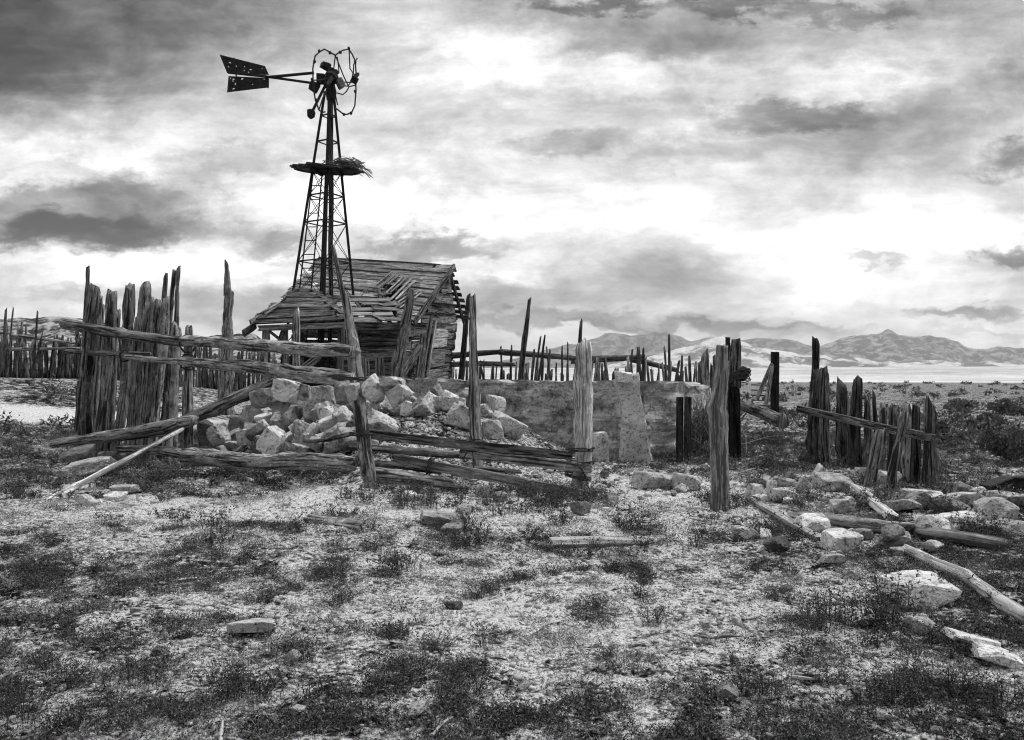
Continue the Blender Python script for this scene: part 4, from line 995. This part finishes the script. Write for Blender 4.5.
for (px, py, w, h, mat, tilt, lab) in [
    (655, 481, 38, 17, 'rock', 5, 'broad low grey stone in front of the cracked slab'),
    (686, 483, 28, 17, 'brock', 8, 'pale flat stone between the broad low one and the lone post'),
    (90, 468, 44, 17, 'brock', -8, 'bright slab under the low end of the rail fence log'),
    (78, 456, 26, 13, 'rock', -10, 'grey stone propped behind the bright slab'),
    (107, 457, 16, 11, 'rock', 0, 'grey stone at the foot of the tall palisade'),
    (120, 458, 14, 9, 'rock', 0, 'small stone under the thin diagonal plank'),
    (126, 489, 26, 10, 'brock', 0, 'pale flat stone right below the thin diagonal plank'),
    (115, 497, 18, 9, 'brock', 0, 'smaller pale stone touching the flat one below the diagonal plank'),
    (87, 501, 20, 9, 'brock', 20, 'pointed pale stone close to the end of the diagonal plank'),
    (62, 474, 14, 9, 'rock', 0, 'grey stone in the weeds near the bright slab'),
    (483, 492, 16, 12, 'rock', 0, 'rounded grey stone under the slanting lower plank'),
    (500, 497, 14, 10, 'rock', 0, 'rounded stone beside the other under the slanting lower plank'),
    (527, 492, 20, 9, 'rock', 0, 'flat stone in shade under the slanting lower plank'),
    (440, 518, 42, 13, 'rock', 6, 'flat crumbling stone slab in the dirt below the lower plank'),
    (452, 529, 22, 9, 'rock', 0, 'small flat stone beside the crumbling slab'),
    (755, 490, 14, 12, 'brock', 0, 'pale stone at the edge of the stone scatter nearest the lone post'),
    (771, 488, 9, 15, 'brock', 0, 'small upright pointed pale stone'),
    (784, 482, 24, 9, 'rock', 12, 'slanting flat stone behind the pointed pale stone'),
    (784, 497, 27, 13, 'brock', 0, 'pale triangular stone before the pointed one'),
    (804, 487, 14, 15, 'rock', 30, 'tilted grey stone beside the pale triangular stone'),
    (818, 474, 9, 17, 'brock', 28, 'thin pale shard standing on edge'),
    (834, 483, 34, 16, 'rock', 0, 'large grey block at the foot of the stout palisade'),
    (839, 506, 18, 14, 'brock', 0, 'rounded pale stone in weeds before the large grey block'),
    (814, 524, 30, 16, 'brock', 0, 'pale block with flat bright top, second from the fallen grey log end'),
    (840, 541, 34, 20, 'brock', 0, 'pale block with the largest flat bright top near the fallen log'),
    (833, 558, 22, 10, 'rock', 0, 'low grey stone just in front of the largest bright topped block'),
    (920, 496, 42, 14, 'brock', 0, 'bright topped slab behind which the jagged stub stands'),
    (898, 505, 34, 13, 'rock', 0, 'grey slab at the foot of the leaning plank post'),
    (959, 500, 34, 16, 'brock', 4, 'bright topped block between slab and large pale boulder'),
    (965, 491, 22, 13, 'rock', 20, 'grey stone behind the bright topped block'),
    (995, 509, 36, 24, 'brock', 0, 'large pale boulder in front of the black trough'),
    (955, 518, 54, 10, 'brock', 0, 'long flat pale slab lying before the large boulder'),
    (1004, 526, 48, 10, 'brock', 0, 'long flat pale slab reaching out of frame beside the logs'),
    (1012, 499, 32, 14, 'rock', 0, 'grey stone between the large boulder and black trough'),
    (861, 472, 14, 9, 'brock', 0, 'small pale stone at the foot of the palisade beside the stump post'),
    (884, 478, 16, 13, 'brock', 0, 'pale stone between the stump post and plank post'),
    (917, 590, 60, 30, 'brock', 0, 'big rounded speckled boulder half sunk in the weeds'),
    (862, 617, 40, 17, 'brock', 0, 'rough pale stone in weeds before the speckled boulder'),
    (920, 625, 28, 19, 'brock', 0, 'pale triangular stone below the speckled boulder'),
    (975, 640, 50, 16, 'brock', 8, 'long pale stone behind its bright neighbour near the bleached log'),
    (995, 655, 40, 18, 'brock', 12, 'bright pitted stone touching the long pale stone'),
    (252, 626, 48, 18, 'brock', 0, 'flat crusted stone alone in the open scrub'),
    (100, 714, 18, 11, 'rock', 0, 'small grey stone among dark weeds in the near corner'),
    (138, 611, 14, 8, 'rock', 0, 'small low stone in the scrub between corner weeds and crusted stone'),
    (454, 605, 17, 9, 'drock', 0, 'small dark stone in the middle of the bare dirt'),
    (905, 606, 12, 8, 'rock', 0, 'small stone at the foot of the speckled boulder'),
    (897, 552, 14, 9, 'rock', 0, 'small pale stone at the upper end of the bleached log'),
    (897, 635, 10, 7, 'brock', 0, 'pebble sized pale stone by the pale triangular stone')]:
    nm = 'boulder' if 'boulder' in lab else 'stone'
    place_rock(px, py, w, h, mat, None, tilt, label=lab, boxy=.3 if 'round' in lab or 'boulder' in lab else .8, cat=nm, name=nm, group='stones scattered round the ruin')

# ------------------------------------------------------------------ LOGS AND BOARDS ON THE GROUND
def groundY(px, py):
    for Yk in np.linspace(3, 24, 1400):
        if HY-(g1b(XP(px, Yk), Yk)-CAMH)*FPX/Yk <= py: return Yk
    return 24
def lying(name, pts, w, mat, label, cat, flat=None, lift=.5, **k):
    P = []
    for px, py in pts:
        Y = groundY(px, py+w*.25); q = onG(px, Y); q[2] = q[2]+w*lift*Y/FPX; P.append(q)
    f = np.mean([q[1] for q in P])/FPX
    mb = MB()
    if flat: plank(mb, np.array(P), None, w*f*1.2, flat*f, up=np.array([0, -.75, 1.]), **k)
    else: loft(mb, P, [w*f/2*(1.05-.2*i/(len(P)-1)) for i in range(len(P))], rag=(.8, .9), rough=.16, seg=.06, cracks=3, **k)
    return tag(mb.build(name, mat, None, not flat), label, cat)
lying('log', [(1030, 622), (1000, 606), (965, 580), (935, 566), (906, 551)], 13.5, 'white', 'long bleached log with peeling bark running out of frame', 'log')
lying('log', [(905, 533), (860, 528), (800, 521)], 14, 'pale', 'grey log lying among the stones before the stout palisade', 'log')
lying('log', [(997, 548), (960, 542), (921, 536)], 13, 'pale', 'thick split log lying beside the bleached log', 'log')
lying('log', [(962, 531), (905, 526)], 8, 'wood', 'thin grey branch end to end with the grey log', 'log')
lying('board', [(820, 540), (748, 500)], 8, 'white', 'narrow pale plank lying diagonally from the lone post to the stones', 'board', flat=4)
lying('board', [(553, 545), (604, 544), (655, 541)], 9, 'white', 'flat pale board lying alone on the dirt', 'board', flat=5)
lying('board', [(310, 520), (361, 528)], 10, 'wood', 'short weathered board lying in weeds before the tall leaning pole', 'board', flat=5)
mb = MB(); plank(mb, onG(894, groundY(894, 524), .05), W(855, 487, groundY(855, 495)-.0), .14, .07, up=np.array([.2, -.6, 1])); tag(mb.build('board', 'white'), 'pale plank propped slanting on the stones before the stump post', 'board')
lying('branch', [(870, 556), (850, 548), (843, 541)], 4, 'wood', 'thin broken branch beside the largest bright topped block', 'branch')
# black trough at the edge of frame
tr = thing('trough', 'black rusted metal trough lying among stones near the large sagebrush', 'trough', onG(1012, 9.5))
mb = MB(); a0 = W(983, 486, 10.3); Yt = 9.5
sec = [(XP(984, Yt), zt(499, Yt)), (XP(985, Yt), zt(485, Yt)), (XP(1006, Yt), zt(476.5, Yt)), (XP(1055, Yt), zt(476, Yt)), (XP(1055, Yt), zt(506, Yt)), (XP(990, Yt), zt(507, Yt))]
V = [(x, Yt-.15, z) for x, z in sec]+[(x+.03, Yt+.16, z-.01) for x, z in sec]; n = 6
mb.add(V, [(0, 1, 2, 3, 4, 5), (11, 10, 9, 8, 7, 6)]+[(i, i+6, (i+1) % 6+6, (i+1) % 6) for i in range(6)]); mb.build('body', 'steel', tr)
mb = MB(); tube(mb, [(x, Yt-.15, z) for x, z in sec[1:4]], .02, 6); mb.build('rim', 'steel', tr)

# ------------------------------------------------------------------ VEGETATION
def stems(B, h, w, lean, rs, leaves=5, leaf=.012, spread=1.0, az0=None):
    """B (N,3) stem feet. returns verts, tris"""
    N = len(B); az = rs.uniform(0, 2*np.pi, N) if az0 is None else az0+rs.normal(0, .8, N); ln = np.abs(rs.normal(0, lean, N))*h
    D = np.stack([np.cos(az)*ln, np.sin(az)*ln, np.zeros(N)], 1)
    fa = rs.uniform(0, np.pi, N); Wd = np.stack([np.cos(fa), np.sin(fa), np.zeros(N)], 1)*(w/2)[:, None]
    p1 = B+D*.3+np.array([0, 0, 1.])*(h*.55)[:, None]; p2 = B+D+np.array([0, 0, 1.])*h[:, None]
    V = np.stack([B-Wd, B+Wd, p1-Wd*.8, p1+Wd*.8, p2], 1).reshape(-1, 3)
    o = (np.arange(N)*5)[:, None, None]
    F = (np.array([[0, 1, 3], [0, 3, 2], [2, 3, 4]])[None]+o).reshape(-1, 3)
    if leaves:
        K = leaves; t = rs.uniform(.25, 1.05, (N, K, 1))
        c = (B[:, None]*(1-t)**2+p1[:, None]*2*t*(1-t)+p2[:, None]*t*t)
        c = c+rs.normal(0, .012*spread, (N, K, 3))
        a = rs.normal(0, 1, (N, K, 3)); a[..., 2] = np.abs(a[..., 2])*.9; a /= np.linalg.norm(a, axis=2, keepdims=True)
        b = np.cross(a, rs.normal(0, 1, (N, K, 3))); b /= np.linalg.norm(b, axis=2, keepdims=True)+1e-9
        l = leaf*rs.uniform(.6, 1.5, (N, K, 1))
        LV = np.stack([c-b*l*.28, c+b*l*.28, c+a*l*1.3], 2).reshape(-1, 3)
        LF = np.arange(N*K*3).reshape(-1, 3)+len(V)
        V = np.vstack([V, LV]); F = np.vstack([F, LF])
    return V, F
def scatter(n, ymin, ymax, rs, pxlo=-60, pxhi=1084, power=1.):
    Y = np.sqrt(rs.uniform(ymin**2, ymax**2, n)); X = (rs.uniform(pxlo, pxhi, n)-512)/FPX*Y
    return X, Y
def cover(name, mat, n, ymin, ymax, per, hh, ww, lean, rad, leaves, leaf, thr, seed, label=None, sandw=.8, off=0., spread=1.):
    rs = np.random.default_rng(seed)
    X, Y = scatter(n, ymin, ymax, rs)
    dens = n2(X+off, Y, 4.6, seed, 3)*.72+n2(X-off, Y, 1.5, seed+1, 3)*.28-sandw*.22*sandmask(X, Y)
    d = Y-np.interp(X, FX, FY)
    dens = dens-.12*sst(d/.6)*sst((X+5.4)/1.5)*(1-sst((X+.5)/2.3))
    k = dens > thr; X, Y, dens = X[k], Y[k], dens[k]
    cnt = np.maximum(3, (per*(.4+1.2*rs.random(len(X)))*(.6+3*(dens-thr))).astype(int))
    size = rs.uniform(.6, 1.4, len(X))
    idx = np.repeat(np.arange(len(X)), cnt); N = len(idx)
    rr = np.sqrt(rs.random(N))*rad*size[idx]; aa = rs.uniform(0, 2*np.pi, N)
    bx = X[idx]+rr*np.cos(aa); by = Y[idx]+rr*np.sin(aa)
    B = np.stack([bx, by, gz(bx, by)-.01], 1)
    h = hh*size[idx]*rs.uniform(.45, 1.25, N)*(1.1-.5*rr/rad/size[idx])
    V, F = stems(B, h, ww*rs.uniform(.7, 1.3, N), lean, rs, leaves, leaf, spread, aa)
    o = tri_mesh(name, V, F, mat); o['kind'] = 'stuff'
    return o, len(F)
tot = 0
for a in [('ground_cover', 'veg', 8500, 2.4, 7.5, 28, .048, .0035, .9, .06, 5, .010, .512, 201),
          ('ground_cover', 'veg', 9500, 7.5, 20, 20, .065, .007, .9, .12, 6, .020, .525, 202),
          ('dry_grass', 'mid', 7500, 2.4, 8, 14, .055, .0025, .9, .07, 3, .009, .46, 203, None, .3, 9.),
          ('dry_grass', 'dry', 6500, 8, 20, 14, .09, .005, .8, .12, 3, .015, .45, 204, None, .4, 9.),
          ('scrub', 'veg', 520, 2.4, 8, 26, .12, .003, .8, .04, 14, .010, .535, 205, None, .9, 3., .8),
          ('scrub', 'sage', 900, 8, 20, 30, .19, .007, .7, .09, 12, .024, .525, 206, None, .8, 3., .9)]:
    o, k = cover(*a); tot += k
print('cover tris', tot)
# weeds gathering at the feet of posts, rails and stones
def weeds_at(spots, name, mat, hh, per, rad, seed, ww=.006, leaf=.016):
    rs = np.random.default_rng(seed); Bs = []; hs = []; As = []
    for (px, py, s) in spots:
        Y = groundY(px, py); x = XP(px, Y); n = int(per*s)
        r = np.abs(rs.normal(0, rad*s, n)); a = rs.uniform(0, 2*np.pi, n); bx = x+r*np.cos(a)*1.4; by = Y+r*np.sin(a)*.7
        Bs.append(np.stack([bx, by, gz(bx, by)-.01], 1)); hs.append(hh*s*rs.uniform(.3, 1.2, n)); As.append(a)
    B = np.vstack(Bs); h = np.concatenate(hs)
    V, F = stems(B, h, ww*rs.uniform(.6, 1.4, len(B)), .6, rs, 12, leaf, .8, np.concatenate(As))
    o = tri_mesh(name, V, F, mat); o['kind'] = 'stuff'
sp_ = [(px, py+random.uniform(-3, 3), random.uniform(.6, 1.2)) for px, py in ((570, 500), (585, 505), (595, 500), (500, 515), (520, 510), (540, 512), (470, 530), (560, 525), (620, 525), (640, 530), (480, 545), (530, 540), (365, 505), (350, 500), (290, 480), (260, 478), (310, 482), (240, 478), (330, 485), (150, 485), (145, 492), (30, 485), (20, 488), (210, 545), (215, 530), (330, 520), (300, 535), (400, 570), (730, 510), (700, 500), (712, 508), (745, 505), (800, 512), (790, 505), (815, 500), (870, 560), (890, 610), (850, 625), (880, 625), (820, 620), (945, 600), (950, 520), (975, 535), (1000, 540), (640, 545), (590, 555), (700, 545), (760, 530), (680, 450), (660, 462), (700, 455), (760, 440), (780, 445), (750, 450), (805, 465), (745, 430))]
sp_ += [(random.uniform(380, 600), random.uniform(488, 510), random.uniform(.6, 1.1)) for k in range(26)]+[(random.uniform(180, 350), random.uniform(470, 482), random.uniform(.4, .9)) for k in range(16)]+[(random.uniform(60, 190), random.uniform(460, 500), random.uniform(.5, 1.)) for k in range(14)]+[(random.uniform(745, 1020), random.uniform(478, 550), random.uniform(.4, .9)) for k in range(26)]
weeds_at(sp_, 'weeds', 'veg', .22, 46, .08, 301, .004, .015)
fg = [(740, 700, 1.2), (770, 690, 1.), (710, 705, .8), (660, 620, .9), (640, 600, .7), (490, 590, 1.), (470, 600, .8), (520, 585, .8), (250, 700, 1.3), (230, 690, 1.), (120, 705, 1.), (150, 690, 1.2), (90, 690, .9), (20, 700, 1.3), (5, 720, 1.4), (380, 690, 1.), (400, 680, .9), (60, 640, .9), (870, 650, 1.), (930, 690, 1.1), (960, 700, 1.2), (900, 690, 1.), (1000, 700, 1.1), (820, 630, 1.), (600, 610, .8), (340, 580, .8), (350, 600, .8), (220, 560, .8), (100, 570, .9), (30, 590, .8), (10, 560, .8), (480, 690, .8), (540, 720, .7), (830, 690, .8), (1015, 650, .9), (180, 640, .8), (300, 660, .9), (440, 650, .7), (140, 720, 1.1), (60, 730, 1.)]
weeds_at([(a+random.uniform(-8, 8), b+random.uniform(-6, 6), c) for a, b, c in fg], 'weeds', 'veg', .13, 60, .06, 302, .003, .009)

# loose gravel
def gravel(n, ymin, ymax, seed, s0, s1, mat):
    rs = np.random.default_rng(seed); X, Y = scatter(n, ymin, ymax, rs)
    k = (n2(X, Y, .9, seed, 3)+.25*sandmask(X, Y)) > .45; X, Y = X[k], Y[k]; N = len(X)
    D = np.array(ICO[2][0])[:]; Fi = np.array(ICO[2][1])
    D1, F1 = ico(1); D1 = np.array(D1); F1 = np.array(F1)
    s = np.exp(rs.uniform(np.log(s0), np.log(s1), N))
    P = D1[None]*(1+rs.uniform(-.3, .3, (N, len(D1), 1)))*s[:, None, None]*np.stack([rs.uniform(.8, 1.5, N), rs.uniform(.7, 1.2, N), rs.uniform(.4, .8, N)], 1)[:, None]
    P = P+np.stack([X, Y, gz(X, Y)+s*.15], 1)[:, None]
    F = (F1[None]+(np.arange(N)*len(D1))[:, None, None]).reshape(-1, 3)
    o = tri_mesh('gravel', P.reshape(-1, 3), F, mat); o['kind'] = 'stuff'
M['pebble'] = vegmat('pale_pebble', .18, .62)
gravel(9000, 2.4, 9, 401, .006, .022, 'pebble'); gravel(4200, 8, 18, 402, .015, .05, 'pebble')
# rubble crumbs on the heap
rs_ = np.random.default_rng(8); 
def crumbs():
    rs = rs_; N = 1900; X = rs.uniform(-4.9, .6, N); Y = np.interp(X, FX, FY)+rs.uniform(.2, 4.2, N)
    D1, F1 = ico(1); D1 = np.array(D1); F1 = np.array(F1); s = np.exp(rs.uniform(np.log(.008), np.log(.045), N))
    P = D1[None]*(1+rs.uniform(-.3, .3, (N, len(D1), 1)))*s[:, None, None]*np.array([1.2, .9, .7])+np.stack([X, Y, gz(X, Y)], 1)[:, None]
    F = (F1[None]+(np.arange(N)*len(D1))[:, None, None]).reshape(-1, 3)
    o = tri_mesh('rubble', P.reshape(-1, 3), F, 'rock'); o['kind'] = 'stuff'
crumbs()

def splinters():
    rs = np.random.default_rng(31); mb = MB(); n = 0
    while n < 260:
        Y = math.sqrt(rs.uniform(2.6**2, 15**2)); px = rs.uniform(-20, 1040); x = XP(px, Y)
        if n2(np.array([x]), np.array([Y]), .7, 33, 2)[0] < .48: continue
        a = rs.uniform(0, 6.28); L = rs.uniform(.04, .22); d = np.array([math.cos(a), math.sin(a), 0])*L
        p = np.array([x, Y, 0]); q = p+d; p[2] = g1(p[0], p[1])+.012; q[2] = g1(q[0], q[1])+.012+rs.uniform(0, .03)
        tube(mb, [p, (p+q)/2+rs.normal(0, .004, 3), q], [.004+.02*L, .006+.02*L, .003], 5); n += 1
    o = mb.build('splinters', 'pale'); o['kind'] = 'stuff'
splinters()
# sagebrush bushes
def bush(c, rx, ry, rz, n, leaf, rs, V0, F0, off):
    k = rs.integers(7, 12); cs = rs.normal(0, .42, (k, 3))*np.array([rx, ry, rz]); cs[:, 2] = np.abs(cs[:, 2])*.9+rz*.35
    rad = rs.uniform(.28, .5, k)
    i = rs.integers(0, k, n); d = rs.normal(0, 1, (n, 3)); d /= np.linalg.norm(d, axis=1, keepdims=True)
    p = cs[i]+d*(rad[i]*rs.uniform(.55, 1.1, n))[:, None]*np.array([rx, ry, rz])
    p[:, 2] = np.maximum(p[:, 2], .02)
    a = d*.6+rs.normal(0, .6, (n, 3)); a[:, 2] += .5; a /= np.linalg.norm(a, axis=1, keepdims=True)
    b = np.cross(a, rs.normal(0, 1, (n, 3))); b /= np.linalg.norm(b, axis=1, keepdims=True)+1e-9
    l = leaf*rs.uniform(.6, 1.5, (n, 1)); p = p+np.asarray(c)
    V0.append(np.stack([p-b*l*.35, p+b*l*.35, p+a*l*1.3], 1).reshape(-1, 3)); F0.append(np.arange(n*3).reshape(-1, 3)+off)
    return off+n*3
for (px, Y, w, h, lab) in [(1010, 13.2, 50, 34, 'large sagebrush bush behind the black trough at the picture edge'), (942, 17, 24, 17, 'dark sagebrush just behind the end of the stout palisade'), (985, 20, 40, 18, 'sagebrush in the middle distance above the large bush'), (962, 32, 34, 11, 'low wide dark sagebrush out on the plain'), (1012, 29, 32, 13, 'dark sagebrush out on the plain at the picture edge')]:
    rs = np.random.default_rng(int(px)); f = Y/FPX; b = onG(px, Y); V0 = []; F0 = []
    t = thing('sagebrush', lab, 'bush', b)
    bush((0, 0, 0), w*f/2, w*f/2*.8, h*f*.75, 3800, .035 if Y < 15 else .05, rs, V0, F0, 0)
    o = tri_mesh('foliage', np.vstack(V0), np.vstack(F0), 'sage'); o.parent = t
    mb = MB()
    for k in range(14):
        e = np.array([rs.normal(0, w*f*.22), rs.normal(0, w*f*.2), h*f*rs.uniform(.4, .9)]); tube(mb, [b+e*0+np.array([0, 0, -.05]), b+e*.5+np.array([0, 0, .03]), b+e], [.02, .014, .006], 5)
    mb.build('stem', 'stick', t)
# sagebrush scrub over the far plain
rs = np.random.default_rng(77); V0 = []; F0 = []; off = 0; n = 0
while n < 430:
    Y = math.exp(rs.uniform(math.log(15.5), math.log(190))); px = rs.uniform(-80, 1110)
    x = XP(px, Y)
    if Y < 34 and px < 735: 
        if not (px < 200 and 17 < Y < 29 and rs.random() < .5 and abs(Y-21.5) > 2.2): continue
    s = rs.uniform(.18, .55); off = bush((x, Y, g1(x, Y)-.03), s*1.2, s, s*.75, int(150 if Y < 60 else 60), .05*(1+Y/60), rs, V0, F0, off); n += 1
o = tri_mesh('scrub', np.vstack(V0), np.vstack(F0), 'sage'); o['kind'] = 'stuff'
# pale dead brush piled at the end of the tank
rs = np.random.default_rng(5); b = onG(704, 14.4); mb = MB()
for k in range(320):
    s = b+np.array([rs.normal(0, .3), rs.normal(0, .25), rs.uniform(0, .5)]); d = np.array([rs.normal(0, .25), rs.normal(0, .25), rs.uniform(.1, .75)])
    tube(mb, [s, s+d*.6+rs.normal(0, .03, 3), s+d], [.012, .008, .004], 4)
tag(mb.build('dead_brush', 'stick'), 'pale dead brush heaped at the end of the tank wall', 'brush')
